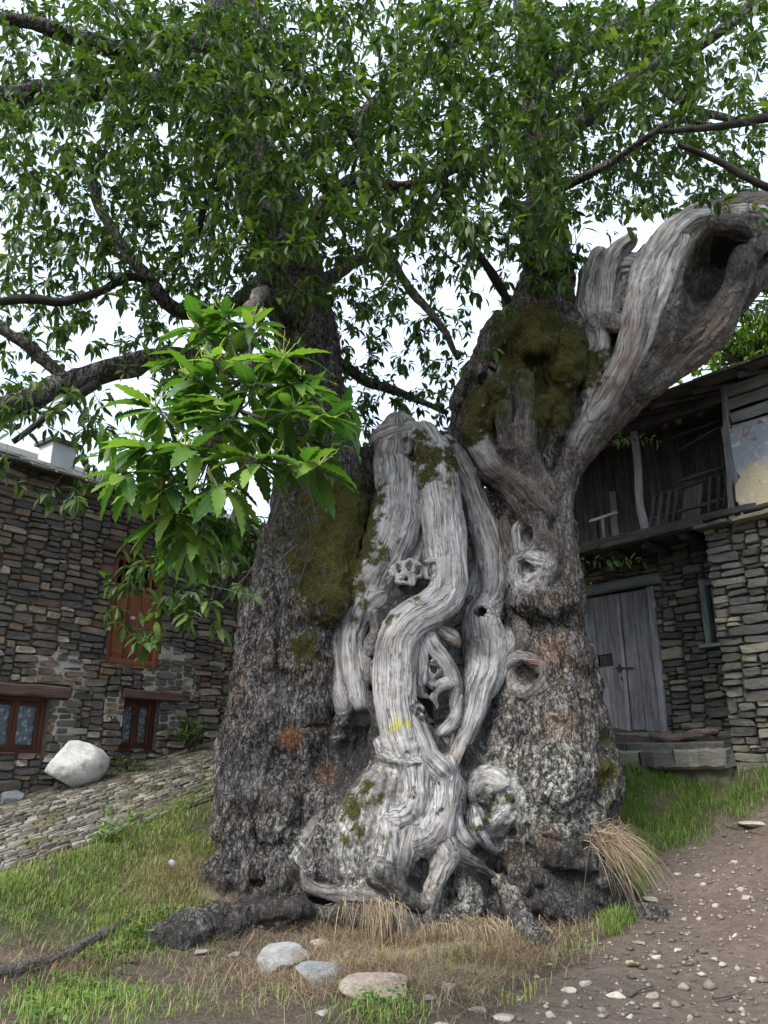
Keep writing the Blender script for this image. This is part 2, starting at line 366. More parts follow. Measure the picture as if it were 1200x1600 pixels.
M['straw'] = mat_blade('dry_grass_blade', [(0.0, (.12, .088, .056)), (0.5, (.27, .21, .135)), (1.0, (.44, .36, .25))], 0.2)
M['ground'] = mat_ground()
ST_HOUSE = [(0.0, (.09, .084, .080)), (0.2, (.17, .148, .128)), (0.4, (.11, .105, .102)), (0.55, (.26, .215, .16)), (0.7, (.15, .133, .115)), (0.85, (.23, .145, .092)), (0.93, (.36, .31, .24)), (1.0, (.48, .43, .34))]
ST_BARN = [(0.0, (.055, .055, .050)), (0.25, (.11, .11, .098)), (0.5, (.075, .073, .064)), (0.7, (.145, .14, .12)), (0.88, (.20, .185, .14)), (1.0, (.26, .235, .17))]
ST_ROAD = [(0.0, (.07, .064, .052)), (0.4, (.12, .107, .088)), (0.75, (.18, .16, .135)), (1.0, (.27, .245, .21))]
M['hstone'] = mat_stone('house_rubble_stone', ST_HOUSE, 'OBJECT', 0.1, layered=True)
M['hstone_a'] = mat_stone('house_rubble_stone_joined', ST_HOUSE, 'ATTR', 0.1, layered=True)
M['bstone'] = mat_stone('barn_slate_stone', ST_BARN, 'OBJECT', 0.15, layered=True)
M['bstone_a'] = mat_stone('barn_slate_stone_joined', ST_BARN, 'ATTR', 0.15, layered=True)
M['sett'] = mat_stone('road_sett', ST_ROAD, 'OBJECT', 0.5)
M['sett_a'] = mat_stone('road_sett_joined', ST_ROAD, 'ATTR', 0.5)
M['slate'] = mat_stone('roof_slate', [(0.0, (.06, .06, .062)), (0.5, (.11, .108, .10)), (1.0, (.18, .175, .16))], 'OBJECT', 0.35)
M['mortar'] = mat_flat('earth_mortar', (.075, .063, .05), (.19, .16, .122), 9, 0.95, 0.03)
M['limemortar'] = mat_flat('pale_lime_pointing', (.42, .39, .34), (.66, .62, .56), 12, 0.95, 0.02)
M['roadbed'] = mat_flat('road_bed_soil', (.045, .04, .028), (.12, .105, .08), 6, 0.95, 0.02)
M['rock_grey'] = mat_stone('blue_grey_slate_rock', [(0.0, (.13, .14, .145)), (0.5, (.19, .20, .205)), (1.0, (.26, .262, .26))], 'OBJECT', 0.0)
M['rock_tan'] = mat_stone('tan_field_stone', [(0.0, (.24, .20, .165)), (0.5, (.34, .29, .24)), (1.0, (.46, .41, .35))], 'OBJECT', 0.0)
M['gravel'] = mat_stone('path_gravel', [(0.0, (.10, .078, .063)), (0.6, (.19, .155, .128)), (1.0, (.36, .31, .265))], 'ATTR', 0.0)
M['quartz'] = mat_stone('white_quartz_boulder', [(0.0, (.52, .51, .48)), (1.0, (.62, .60, .56))], 'OBJECT', 0.12)
GREYWOOD = [(0.34, (.065, .062, .060)), (0.48, (.18, .178, .178)), (0.6, (.29, .288, .29)), (0.75, (.40, .40, .40))]
M['greyplank'] = mat_woodgrain('silvered_door_plank', GREYWOOD)
M['darkplank'] = mat_woodgrain('dark_barn_timber', [(0.34, (.022, .019, .016)), (0.5, (.06, .052, .046)), (0.7, (.135, .12, .108))])
M['greenframe'] = mat_woodgrain('flaked_green_paint_frame', [(0.34, (.07, .075, .07)), (0.5, (.15, .18, .165)), (0.7, (.26, .29, .27))])
M['redwood'] = mat_woodgrain('varnished_red_brown_joinery', [(0.34, (.045, .016, .010)), (0.5, (.085, .030, .018)), (0.7, (.14, .055, .032))], rough=0.5)
M['shutter'] = mat_woodgrain('orange_brown_shutter_wood', [(0.34, (.14, .048, .024)), (0.5, (.25, .092, .046)), (0.7, (.36, .15, .08))], rough=0.55)
M['lintel'] = mat_woodgrain('old_brown_lintel', [(0.34, (.05, .028, .022)), (0.5, (.11, .065, .052)), (0.7, (.20, .13, .105))])
M['white_render'] = mat_flat('white_chimney_render', (.55, .56, .58), (.74, .75, .77), 5, 0.9, 0.008)
M['iron'] = mat_flat('rusty_iron', (.03, .02, .016), (.10, .06, .045), 30, 0.7, 0.004)
M['metalroof'] = mat_flat('pale_metal_roof', (.36, .40, .42), (.48, .52, .54), 2, 0.5, 0.004)
# ------------------------------------------------------------------ the old chestnut: one field of tapered chains, meshed, split into parts
class Chain:
    def __init__(s, part, P, R, wood, k, flat=1.0, label=None, tone=0.0):
        s.tone = tone; s.char = 0.0; s.part = part; s.wood = wood; s.k = k; s.flat = flat; s.label = label
        s.P, s.R = catmull(P, R, step=max(0.05, float(np.mean(R))*0.55)); s.L = np.concatenate([[0], np.cumsum(np.linalg.norm(np.diff(s.P, axis=0), axis=1))])
    def sdf(s, Q, full=False):
        """distance of points Q to the chain (and arc length, angle, radius)"""
        sc = np.array([1, 1/s.flat, 1]); q = Q*sc; A = s.P*sc; best = np.full(len(Q), 1e9); bi = np.zeros(len(Q), int); bh = np.zeros(len(Q))
        for i in range(len(A)-1):
            ba = A[i+1]-A[i]; pa = q-A[i]; h = np.clip(pa@ba/(ba@ba+1e-12), 0, 1)
            d = np.sqrt(((pa-h[:, None]*ba)**2).sum(1)) - (s.R[i]+(s.R[i+1]-s.R[i])*h)
            m = d < best; best[m] = d[m]; bi[m] = i; bh[m] = h[m]
        if not full: return best
        c = s.P[bi] + (s.P[bi+1]-s.P[bi])*bh[:, None]; T = s.P[bi+1]-s.P[bi]; T /= np.linalg.norm(T, axis=1)[:, None]+1e-9
        fr = np.array([0.0, -1.0, 0.001]); f = fr-T*(T@fr)[:, None]; f /= np.linalg.norm(f, axis=1)[:, None]+1e-9; sd = np.cross(T, f); v = Q-c
        ang = np.arctan2((v*sd).sum(1), (v*f).sum(1)); r = s.R[bi]+(s.R[bi+1]-s.R[bi])*bh
        return best, s.L[bi]+bh*(s.L[bi+1]-s.L[bi]), ang*np.maximum(r, 0.03), r

def px_chain(part, pts, wood, k, Y=None, lift=0.0, flat=1.0, label=None, closed=False, tone=0.0):
    P = []; R = []
    if closed: pts = list(pts)+[pts[0]]
    for q in pts:
        px, py, hw = q[:3]
        y = q[3] if Y == 'own' else (surf_y(px, py) + lift + (q[3] if len(q) > 3 else 0.0))
        P.append(at(px, py, y)); R.append(hw*depth_at(px, py, y)/FPX)
    return Chain(part, P, R, wood, k, flat, label, tone)

B_LEFT = px_chain('trunk', [(448, 1520, 130, 8.45), (438, 1420, 92, 8.5), (434, 1330, 87, 8.55), (432, 1245, 92, 8.6), (446, 1165, 84, 8.7), (458, 1095, 78, 8.75), (462, 1030, 80, 8.8), (472, 950, 82, 8.9), (486, 860, 77, 9.0), (500, 770, 68, 9.1), (494, 670, 56, 9.15), (485, 580, 47, 9.2), (470, 490, 44, 9.2), (445, 400, 42, 9.2)], 0.0, 0.10, 'own', label='living bark column wrapped in moss on the left of the trunk')
B_MID = px_chain('trunk', [(640, 1560, 215, 8.75), (630, 1420, 182, 8.75), (630, 1320, 168, 8.75), (635, 1220, 150, 8.8), (640, 1120, 135, 8.9), (650, 1020, 122, 9.0), (660, 920, 100, 9.05), (668, 820, 72, 9.05), (668, 740, 46, 9.05)], 0.3, 0.10, 'own', tone=.7, label='dark hollow heartwood core of the trunk')
B_RIGHT = px_chain('trunk', [(880, 1540, 118, 8.45), (872, 1430, 112, 8.45), (860, 1330, 106, 8.5), (852, 1230, 106, 8.6), (848, 1140, 96, 8.7), (848, 1060, 80, 8.75), (850, 1000, 62, 8.8), (848, 968, 56, 8.82), (850, 930, 58, 8.8), (846, 880, 54, 8.8), (836, 810, 50, 8.8), (826, 740, 62, 8.8), (815, 670, 92, 8.8), (822, 600, 92, 8.8), (838, 540, 68, 8.75), (850, 470, 44, 8.7), (852, 400, 33, 8.7), (848, 300, 30, 8.7), (842, 160, 27, 8.7), (836, 0, 26, 8.7)], 0.12, 0.10, 'own', tone=.8, label='rugged brown right-hand stem rising to a mossy fork')
B_LIMB = px_chain('broken_limb', [(850, 740, 40, 8.75), (905, 660, 50, 8.7), (965, 580, 66, 8.65), (1030, 500, 84, 8.55), (1090, 430, 90, 8.45), (1140, 385, 72, 8.4), (1185, 360, 52, 8.4)], 0.6, 0.09, 'own', tone=.95, label='thick broken hollow limb of silvery dead wood leaning over the barn')
B_MID.char = 1.0  # rotten core tone, with shade painted in behind the strands
BODIES = [B_LEFT, B_MID, B_RIGHT, B_LIMB]
SURF = list(BODIES)
def surf_y(px, py):
    d = ray(px, py); t = np.arange(5.5, 12, 0.025)/d[1]; Q = np.array([0, 0, CAMZ]) + t[:, None]*d
    D = np.min([b.sdf(Q) for b in SURF], axis=0); i = np.argmax(D < 0.0)
    if D.min() > 0: i = int(np.argmin(D))
    return float(Q[i, 1])

BUMPS = [  # bark swellings, buttresses and folds
    px_chain('trunk', [(395, 1120, 46), (385, 1180, 52), (378, 1250, 48), (378, 1310, 38)], 0.0, 0.12, lift=0.04, flat=.7),
    px_chain('trunk', [(470, 1200, 30), (485, 1260, 36), (470, 1310, 30)], 0.0, 0.10, lift=0.08),
    px_chain('trunk', [(400, 1080, 18), (420, 1110, 22), (410, 1125, 16)], 0.0, 0.05, lift=0.02),
    px_chain('trunk', [(475, 1015, 38), (482, 1060, 41), (480, 1105, 40), (476, 1122, 36)], 0.0, 0.025, lift=0.10, flat=.6),
    px_chain('trunk', [(400, 940, 24), (395, 1000, 28), (400, 1060, 26)], 0.0, 0.08, lift=0.05),
    px_chain('trunk', [(545, 800, 30), (530, 880, 34), (510, 950, 34)], 0.0, 0.10, lift=0.05),
    px_chain('trunk', [(370, 1380, 40), (350, 1440, 46), (330, 1500, 46)], 0.0, 0.10, lift=0.02),
    px_chain('trunk', [(445, 1390, 40), (440, 1450, 46), (440, 1500, 50)], 0.0, 0.10, lift=0.0),
    px_chain('trunk', [(505, 1230, 16), (520, 1290, 22), (500, 1350, 24), (470, 1390, 22)], 0.1, 0.08, lift=0.02),
    px_chain('trunk', [(575, 730, 26), (570, 790, 34), (556, 860, 36), (540, 930, 32), (530, 1000, 22)], 0.0, 0.08, lift=0.22),
    px_chain('trunk', [(612, 1225, 34), (598, 1275, 52), (590, 1325, 56), (590, 1375, 42)], .6, 0.10, lift=0.06, flat=.6, tone=.3, label=None),
    px_chain('trunk', [(352, 1165, 15), (385, 1140, 20), (425, 1150, 18), (462, 1165, 16), (505, 1150, 14)], 0.0, 0.05, lift=0.0),
    px_chain('trunk', [(345, 1340, 12), (385, 1352, 15), (430, 1346, 14), (462, 1352, 10)], 0.0, 0.05, lift=0.0), px_chain('trunk', [(420, 900, 14), (428, 960, 20), (425, 1030, 20), (432, 1085, 16)], 0.0, 0.05, lift=0.02),
    px_chain('trunk', [(380, 1000, 14), (384, 1050, 18), (380, 1095, 16)], 0.0, 0.05, lift=0.02), px_chain('trunk', [(420, 1215, 26), (440, 1250, 30), (425, 1290, 24)], 0.0, 0.07, lift=0.05), px_chain('trunk', [(520, 1150, 12), (515, 1200, 18), (495, 1240, 20), (490, 1275, 14)], 0.0, 0.05, lift=0.02),
    px_chain('broken_limb', [(918, 600, 18), (926, 530, 25), (938, 470, 32), (958, 432, 33), (985, 425, 26)], .8, 0.06, lift=0.10, tone=.2),
    px_chain('trunk', [(768, 1248, 24), (772, 1258, 24)], .4, 0.04, lift=0.06, flat=.5),
    # right side
    px_chain('trunk', [(925, 1190, 30), (935, 1240, 34), (925, 1280, 28)], 0.0, 0.09, lift=0.12),
    px_chain('trunk', [(880, 1110, 40), (890, 1180, 46), (870, 1240, 40)], 0.05, 0.12, lift=0.06),
    px_chain('trunk', [(800, 1130, 26), (790, 1200, 36), (790, 1260, 36)], 0.1, 0.10, lift=0.06),
    px_chain('trunk', [(830, 1290, 22), (870, 1330, 26), (915, 1355, 26), (945, 1390, 22)], 0.05, 0.06, lift=0.04, label=None),
    px_chain('trunk', [(800, 1330, 22), (830, 1380, 28), (870, 1410, 26), (900, 1440, 20)], 0.1, 0.05, lift=0.02),
    px_chain('trunk', [(880, 1300, 20), (920, 1310, 26), (945, 1330, 24)], 0.0, 0.05, lift=0.08),
    px_chain('trunk', [(940, 1350, 30), (960, 1400, 30), (985, 1430, 24)], 0.0, 0.08, lift=0.0),
    px_chain('trunk', [(815, 935, 22), (850, 945, 26), (885, 935, 24), (893, 900, 18)], 0.25, 0.05, lift=-0.02),
    px_chain('trunk', [(880, 1010, 22), (905, 1040, 20)], 0.0, 0.07, lift=0.08),
    # fork: mossy lumps, a snout of dead bark, ropes of wood
    px_chain('trunk', [(795, 520, 34), (770, 550, 26), (760, 580, 22), (780, 610, 18)], 0.3, 0.06, lift=0.02),
    px_chain('trunk', [(885, 500, 22), (888, 545, 26), (880, 590, 22)], 0.0, 0.06, lift=0.02),
    px_chain('trunk', [(845, 510, 30), (835, 550, 24)], 0.0, 0.08, lift=0.04),
    px_chain('trunk', [(718, 690, 14), (722, 640, 22), (745, 590, 22)], 0.0, 0.06, lift=0.08),
]
S = 'deadwood_strand'; RT = 'root'; KN = 'knot'
STRANDS = [
    px_chain(S, [(622, 664, 24), (622, 690, 36), (624, 725, 40), (624, 775, 38), (616, 830, 42), (600, 872, 38), (578, 915, 30), (564, 950, 27)], 1.0, 0.03, lift=-0.08, flat=.6, label='broad silver grey deadwood strand with a broken stump top'),
    px_chain(S, [(566, 950, 24), (552, 985, 22), (550, 1020, 21), (556, 1060, 17), (563, 1100, 11)], 0.95, 0.03, lift=-0.04),
    px_chain(S, [(533, 950, 13), (530, 1000, 17), (534, 1060, 20), (540, 1100, 16)], 0.75, 0.04, lift=0.0),
    px_chain(S, [(662, 678, 22), (680, 715, 29), (688, 770, 33), (694, 830, 35), (700, 885, 32), (698, 928, 31), (674, 952, 30), (642, 970, 31), (622, 1000, 33), (616, 1045, 36), (617, 1095, 35), (622, 1140, 31), (632, 1170, 24)], 1.0, 0.022, lift=-0.13, flat=.65, label='smooth pale strand bent in an S down the middle of the trunk'),
    px_chain(S, [(699, 690, 13), (714, 720, 21), (734, 765, 24), (752, 815, 27), (766, 862, 28), (770, 905, 26), (764, 940, 26)], 1.0, 0.022, lift=-0.10, flat=.7, label='pale curved strand with a pointed top'),
    px_chain(S, [(764, 940, 25), (752, 972, 30), (760, 1015, 38), (757, 1050, 33), (746, 1080, 25), (738, 1120, 19), (722, 1160, 13), (712, 1190, 10)], 1.0, 0.02, lift=-0.08, flat=.6),
    px_chain(S, [(790, 985, 10), (800, 1005, 11), (785, 1030, 12), (772, 1060, 10), (755, 1110, 7), (735, 1160, 7)], .8, 0.02, lift=-0.05),
    px_chain(S, [(586, 694, 12), (604, 680, 19), (632, 672, 22)], 1.0, 0.04, lift=-0.06),
    # snout and bowed wood at the foot of the middle strand
    px_chain(S, [(592, 1163, 11), (602, 1178, 14), (628, 1184, 13), (652, 1192, 12)], 0.95, 0.04, lift=-0.10),
    px_chain(S, [(640, 1110, 16), (655, 1140, 18), (670, 1175, 16), (690, 1200, 16)], 0.9, 0.03, lift=-0.12),
    px_chain(S, [(640, 1200, 14), (665, 1205, 18), (690, 1212, 18), (712, 1232, 14)], 0.8, 0.05, lift=-0.03),
    # contorted wood in the hollow
    px_chain(S, [(668, 985, 9), (676, 1010, 12), (690, 1030, 12), (704, 1050, 12), (714, 1078, 12), (708, 1100, 9)], .85, 0.02, lift=-0.04),
    px_chain(S, [(690, 985, 6), (705, 995, 8), (716, 1006, 6)], .8, 0.01, lift=-0.02),
    px_chain(S, [(655, 1000, 8), (660, 1030, 9), (658, 1060, 9), (662, 1085, 8)], .7, 0.02, lift=-0.02),
    px_chain(S, [(700, 1068, 8), (685, 1075, 7), (678, 1090, 7), (684, 1105, 7)], .7, 0.015, lift=-0.06),
    px_chain(S, [(716, 1085, 9), (714, 1110, 10), (706, 1130, 10), (690, 1145, 9)], .8, 0.02, lift=-0.05),
    px_chain(S, [(585, 960, 9), (588, 985, 8), (580, 1010, 9), (578, 1035, 9), (582, 1060, 8)], .6, 0.02, lift=0.02),
    px_chain(S, [(592, 935, 12), (575, 950, 12)], .8, 0.03, lift=-0.05),
    # rippled fan of wood below
    px_chain(S, [(650, 1205, 22), (652, 1240, 22), (640, 1270, 20), (612, 1280, 20), (590, 1262, 12)], .9, 0.07, lift=-0.03, label='folded pale wood rolled over like poured wax'),
    px_chain(S, [(600, 1215, 18), (575, 1250, 26), (560, 1300, 30), (556, 1345, 24)], .7, 0.09, lift=0.03),
    px_chain(S, [(608, 1290, 22), (604, 1330, 24), (600, 1356, 16)], .8, 0.08, lift=0.0),
    px_chain(S, [(520, 1240, 16), (535, 1300, 22), (530, 1350, 22)], .45, 0.09, lift=0.05),
    px_chain(S, [(700, 1195, 14), (698, 1230, 20), (690, 1270, 26), (680, 1300, 26), (655, 1318, 16)], .85, 0.07, lift=-0.03),
    px_chain(S, [(640, 1300, 16), (634, 1335, 18), (628, 1356, 14)], .8, 0.07, lift=0.0),
    px_chain(S, [(738, 1272, 9), (744, 1300, 12), (762, 1322, 10), (778, 1336, 6)], .8, 0.03, lift=-0.03),
    px_chain(S, [(712, 1285, 12), (722, 1310, 10), (735, 1320, 6)], .8, 0.02, lift=-0.06),
    # fork and right-hand stem: ropes of dark wood
    px_chain(S, [(758, 610, 10), (752, 640, 14), (742, 668, 17), (752, 700, 19), (768, 725, 17)], .9, 0.03, lift=-0.06, tone=.35, label='twisted pale rope of wood below the mossy fork'),
    px_chain(S, [(768, 725, 17), (800, 750, 20), (830, 775, 18), (850, 800, 18)], .6, 0.03, lift=-0.05, tone=.85),
    px_chain(S, [(752, 740, 9), (785, 752, 13), (812, 785, 14), (822, 810, 12)], .5, 0.02, lift=-0.05, tone=.85),
    px_chain(S, [(820, 590, 12), (822, 640, 14), (818, 690, 17), (836, 740, 15), (858, 775, 14)], .55, 0.03, lift=-0.03, tone=.85),
    px_chain(S, [(790, 640, 12), (795, 690, 14), (812, 735, 13)], .45, 0.03, lift=-0.02, tone=.85),
    px_chain(S, [(940, 640, 22), (905, 690, 22), (882, 740, 19), (870, 790, 18), (876, 840, 19), (884, 885, 18), (872, 925, 16)], .45, 0.04, lift=-0.02, tone=.85),
    px_chain(S, [(850, 790, 16), (842, 830, 14), (860, 870, 16), (850, 915, 16)], .4, 0.03, lift=-0.04, tone=.85),
    px_chain(S, [(790, 815, 11), (795, 845, 12), (800, 875, 10), (806, 905, 10)], .7, 0.02, lift=-0.02, tone=.85),
    px_chain(S, [(808, 970, 10), (815, 990, 10), (818, 1010, 8)], .5, 0.02, lift=-0.02, tone=.85),
    px_chain(S, [(780, 790, 7), (795, 805, 8), (802, 820, 7)], .5, 0.02, lift=0.10, tone=.85),
    # the leaning limb: ribbons of dead wood
    px_chain(S, [(905, 690, 12), (935, 640, 16), (962, 590, 19), (985, 535, 20), (998, 480, 23), (1012, 430, 25), (1038, 385, 24), (1070, 350, 18), (1110, 335, 12)], 1.0, 0.03, lift=-0.08, label='pale twisted ribbon of bare wood along the broken limb'),
    px_chain(S, [(915, 640, 10), (925, 590, 13), (922, 540, 12), (914, 480, 14), (920, 430, 16), (935, 400, 14)], .8, 0.03, lift=-0.06),
    px_chain(S, [(940, 570, 9), (942, 530, 11), (945, 490, 12), (950, 440, 16), (962, 400, 15), (985, 375, 10)], .85, 0.03, lift=-0.08),
    px_chain(S, [(985, 580, 8), (1010, 530, 9), (1032, 470, 10), (1048, 420, 11), (1068, 375, 11)], .9, 0.02, lift=-0.07),
    px_chain(S, [(1000, 610, 14), (1060, 570, 20), (1110, 520, 22), (1145, 460, 20), (1165, 400, 16)], .55, 0.05, lift=0.02, tone=.7),
    px_chain(S, [(1060, 352, 14), (1085, 332, 13), (1118, 344, 16), (1150, 342, 20), (1185, 350, 22)], .7, 0.03, lift=-0.03),
    px_chain(S, [(1160, 345, 14), (1188, 372, 14), (1180, 392, 12)], .5, 0.03, lift=-0.05),
    px_chain(S, [(930, 498, 8), (955, 512, 9), (975, 512, 6)], .3, 0.015, lift=-0.12, tone=1),
]
SURF = BODIES+BUMPS
ROOTS = [
    px_chain(RT, [(494, 1285, 9), (478, 1320, 10), (464, 1350, 10), (476, 1382, 10), (510, 1396, 10), (545, 1398, 10), (580, 1402, 11), (610, 1415, 11), (632, 1436, 10), (655, 1462, 7)], .8, 0.02, lift=-0.04, tone=.55, label='pale snaking root curling along the foot of the trunk'),
    px_chain(RT, [(410, 1428, 16), (450, 1422, 15), (500, 1428, 15), (560, 1430, 14), (610, 1440, 12), (640, 1460, 8)], .35, 0.03, lift=-0.04, tone=.55),
    px_chain(RT, [(450, 1365, 12), (430, 1388, 13), (405, 1400, 14)], .1, 0.04, lift=-0.02, tone=.55),
    px_chain(RT, [(690, 1315, 20), (698, 1335, 22), (686, 1365, 14), (674, 1400, 11), (668, 1432, 7)], .75, 0.02, lift=-0.04, tone=.55),
    px_chain(RT, [(700, 1328, 18), (730, 1345, 13), (760, 1362, 10), (792, 1382, 6)], .75, 0.02, lift=-0.04, tone=.55),
    px_chain(RT, [(590, 1362, 18), (615, 1385, 17), (645, 1405, 13), (665, 1412, 8)], .45, 0.03, lift=-0.04, tone=.55),
    px_chain(RT, [(720, 1380, 18), (735, 1400, 26), (728, 1430, 24)], .3, 0.05, lift=0.02, tone=.55),
    px_chain(RT, [(780, 1380, 13, 7.55), (798, 1405, 16, 7.45), (812, 1438, 14, 7.3), (838, 1464, 12, 7.15), (862, 1485, 10, 7.0), (886, 1504, 6, 6.85)], .25, 0.03, 'own', tone=.55),
    px_chain(RT, [(955, 1412, 20, 7.95), (1000, 1424, 15, 7.8), (1030, 1440, 11, 7.65), (1046, 1466, 7, 7.4)], .2, 0.03, 'own', tone=.55),
    px_chain(RT, [(405, 1432, 30, 7.85), (350, 1452, 35, 7.55), (302, 1466, 34, 7.4), (258, 1478, 31, 7.3)], .05, 0.05, 'own', tone=.55, label='charred stub of a thick surface root'),
    px_chain(RT, [(360, 1340, 16), (335, 1370, 16), (318, 1400, 12)], .1, 0.06, lift=0.05, tone=.55),
    px_chain(RT, [(640, 1440, 9), (700, 1442, 10), (770, 1432, 9)], .2, 0.03, lift=-0.02, tone=.55),
]
def ring(cx, cy, rx, ry, hw, rot=0.0, n=9, lift=-0.05, wood=1.0, k=0.022, part=KN, label=None, wob=0.16, flat=.7, tone=0.0):
    pts = []
    for i in range(n):
        a = 2*math.pi*i/n; q = 1+wob*math.sin(3*a+cx); x = rx*math.cos(a)*q; y = ry*math.sin(a)*q
        pts.append((cx+x*math.cos(rot)-y*math.sin(rot), cy+x*math.sin(rot)+y*math.cos(rot), hw*(1.05+0.45*math.sin(2*a+cy)+.2*math.sin(5*a+cx))))
    return px_chain(part, pts, wood, k, lift=lift, flat=flat, label=label, closed=True, tone=tone)
SURF = BODIES+BUMPS
KNOTS = [
    ring(824, 888, 24, 20, 9.5, -0.4, label='pale open knot ring shaped like an eye', lift=-.07), ring(824, 908, 12, 10, 5, 0, lift=-.08),
    ring(826, 838, 18, 23, 8, 0.2, label='knot ring above the eye-shaped one', lift=-.05),
    ring(820, 1055, 29, 25, 9, 0.1, wood=.65, tone=.4, label='bark-lipped hollow knot', lift=-.03),
    ring(770, 1250, 35, 38, 10, 0.4, n=12, wob=.13, wood=.85, k=.04, label='large round pale knot scar with mossy centre', lift=-.015, flat=.6),
    ring(674, 888, 11, 15, 5, 0.1, lift=-.19), ring(622, 888, 7, 12, 4.5, 0, lift=-.16), ring(640, 884, 7, 9, 4, 0, lift=-.16), ring(655, 892, 8, 9, 4, 0, lift=-.13), ring(634, 906, 12, 8, 5, 0, lift=-.14),
    ring(676, 1046, 10, 11, 5, 0, wood=.75, lift=-.03), ring(665, 1078, 14, 9, 5, 0.3, wood=.7, lift=-.03), ring(684, 1062, 9, 10, 4, 0, wood=.7, lift=0),
    ring(652, 1116, 9, 13, 5, 0, lift=-.12), ring(639, 1108, 6, 8, 4, 0, lift=-.16), ring(590, 1000, 8, 9, 5, 0, wood=.6, lift=.0), ring(580, 1028, 9, 10, 5, 0, wood=.6, lift=.0),
    ring(946, 506, 22, 12, 6, 0.2, wood=.5, lift=-.08), ring(560, 945, 8, 6, 4, 0.4, lift=-.1),
]
SURF = BODIES
def hole(pts, lift=0.0, flat=1.0): return px_chain('hole', pts, 0, 0.02, lift=lift, flat=flat)
CUT1 = [  # hollows taken out of the bodies before the strands go on
    hole([(735, 840, 18), (738, 900, 22), (735, 960, 24), (715, 1010, 38), (700, 1070, 44), (690, 1120, 34), (700, 1160, 16)], .10), hole([(725, 860, 14), (722, 920, 18), (715, 980, 26), (700, 1050, 36)], .30),
    hole([(660, 990, 18), (665, 1040, 32), (665, 1090, 30)], .10), hole([(590, 960, 14), (585, 1020, 24), (583, 1070, 20)], 0.10),
    hole([(775, 765, 18), (778, 800, 20), (785, 830, 16)], .12), hole([(770, 770, 14), (775, 810, 16)], .35), hole([(565, 1130, 24), (552, 1165, 34), (562, 1195, 22)], 0.05), hole([(570, 1120, 20), (570, 1160, 22)], 0.22),
    hole([(645, 1345, 22), (655, 1374, 28)], .05), hole([(745, 1330, 14), (760, 1350, 24), (790, 1385, 24)], .04), hole([(700, 1375, 14), (720, 1410, 14)], -.02),
    hole([(1045, 535, 12), (1075, 488, 28), (1104, 440, 46), (1135, 402, 54), (1178, 378, 44)], .10), hole([(1095, 440, 34), (1135, 398, 44)], .36), hole([(1085, 505, 16), (1120, 465, 34), (1142, 432, 36)], .0),
    hole([(945, 520, 22), (948, 545, 16)], -.01), hole([(838, 570, 24), (845, 605, 20)], .03), hole([(776, 660, 10), (780, 690, 11)], .02), hole([(760, 600, 16), (765, 585, 12)], -.04),
    hole([(798, 972, 12), (840, 980, 16), (888, 970, 12)], -.04), hole([(832, 740, 9), (840, 770, 7)], -.03), hole([(720, 1180, 10), (735, 1230, 12), (728, 1290, 14)], .0), hole([(655, 780, 7), (656, 840, 9), (650, 870, 12)], .0),
    hole([(640, 870, 14), (655, 890, 18)], -.04), hole([(575, 1420, 28), (500, 1408, 16), (440, 1410, 10)], -.02), hole([(830, 1400, 9), (880, 1380, 12), (930, 1400, 9)], -.12), hole([(690, 730, 5), (712, 800, 7), (725, 850, 8)], .0),
]
SURF = BODIES+BUMPS
CUT1 += [hole(q, -.012) for q in (  # deep folds where the stem has grown round itself
    [(862, 640, 7), (852, 700, 10), (846, 745, 7)], [(800, 640, 6), (806, 690, 9), (818, 722, 6)], [(908, 600, 6), (893, 655, 9), (872, 715, 9), (862, 750, 6)], [(886, 770, 5), (866, 830, 8), (870, 885, 6)], [(730, 700, 5), (760, 745, 9), (800, 775, 8)], [(770, 560, 8), (790, 600, 9), (785, 630, 6)],
    [(428, 890, 5), (436, 975, 7), (430, 1055, 7), (440, 1108, 6)], [(520, 1010, 6), (523, 1080, 7), (516, 1140, 7), (524, 1190, 6)], [(362, 1122, 5), (400, 1124, 8), (440, 1138, 8), (500, 1132, 6)], [(345, 1365, 6), (400, 1378, 8), (450, 1366, 7), (480, 1340, 5)], [(400, 1165, 4), (430, 1200, 7), (470, 1190, 5)], [(455, 1240, 5), (470, 1285, 7), (450, 1320, 6)], [(365, 1230, 5), (395, 1270, 7), (400, 1320, 5)],
    [(792, 1095, 5), (782, 1160, 8), (766, 1212, 8)], [(815, 1292, 6), (868, 1312, 9), (935, 1296, 6)], [(825, 1352, 7), (888, 1368, 9), (945, 1366, 6)], [(902, 1080, 5), (917, 1150, 7), (914, 1205, 5)], [(850, 1150, 4), (868, 1200, 7), (860, 1260, 6)], [(800, 1300, 8), (812, 1345, 9), (840, 1400, 8)], [(900, 1330, 5), (940, 1350, 8), (965, 1385, 6)])]
SURF = BODIES+BUMPS
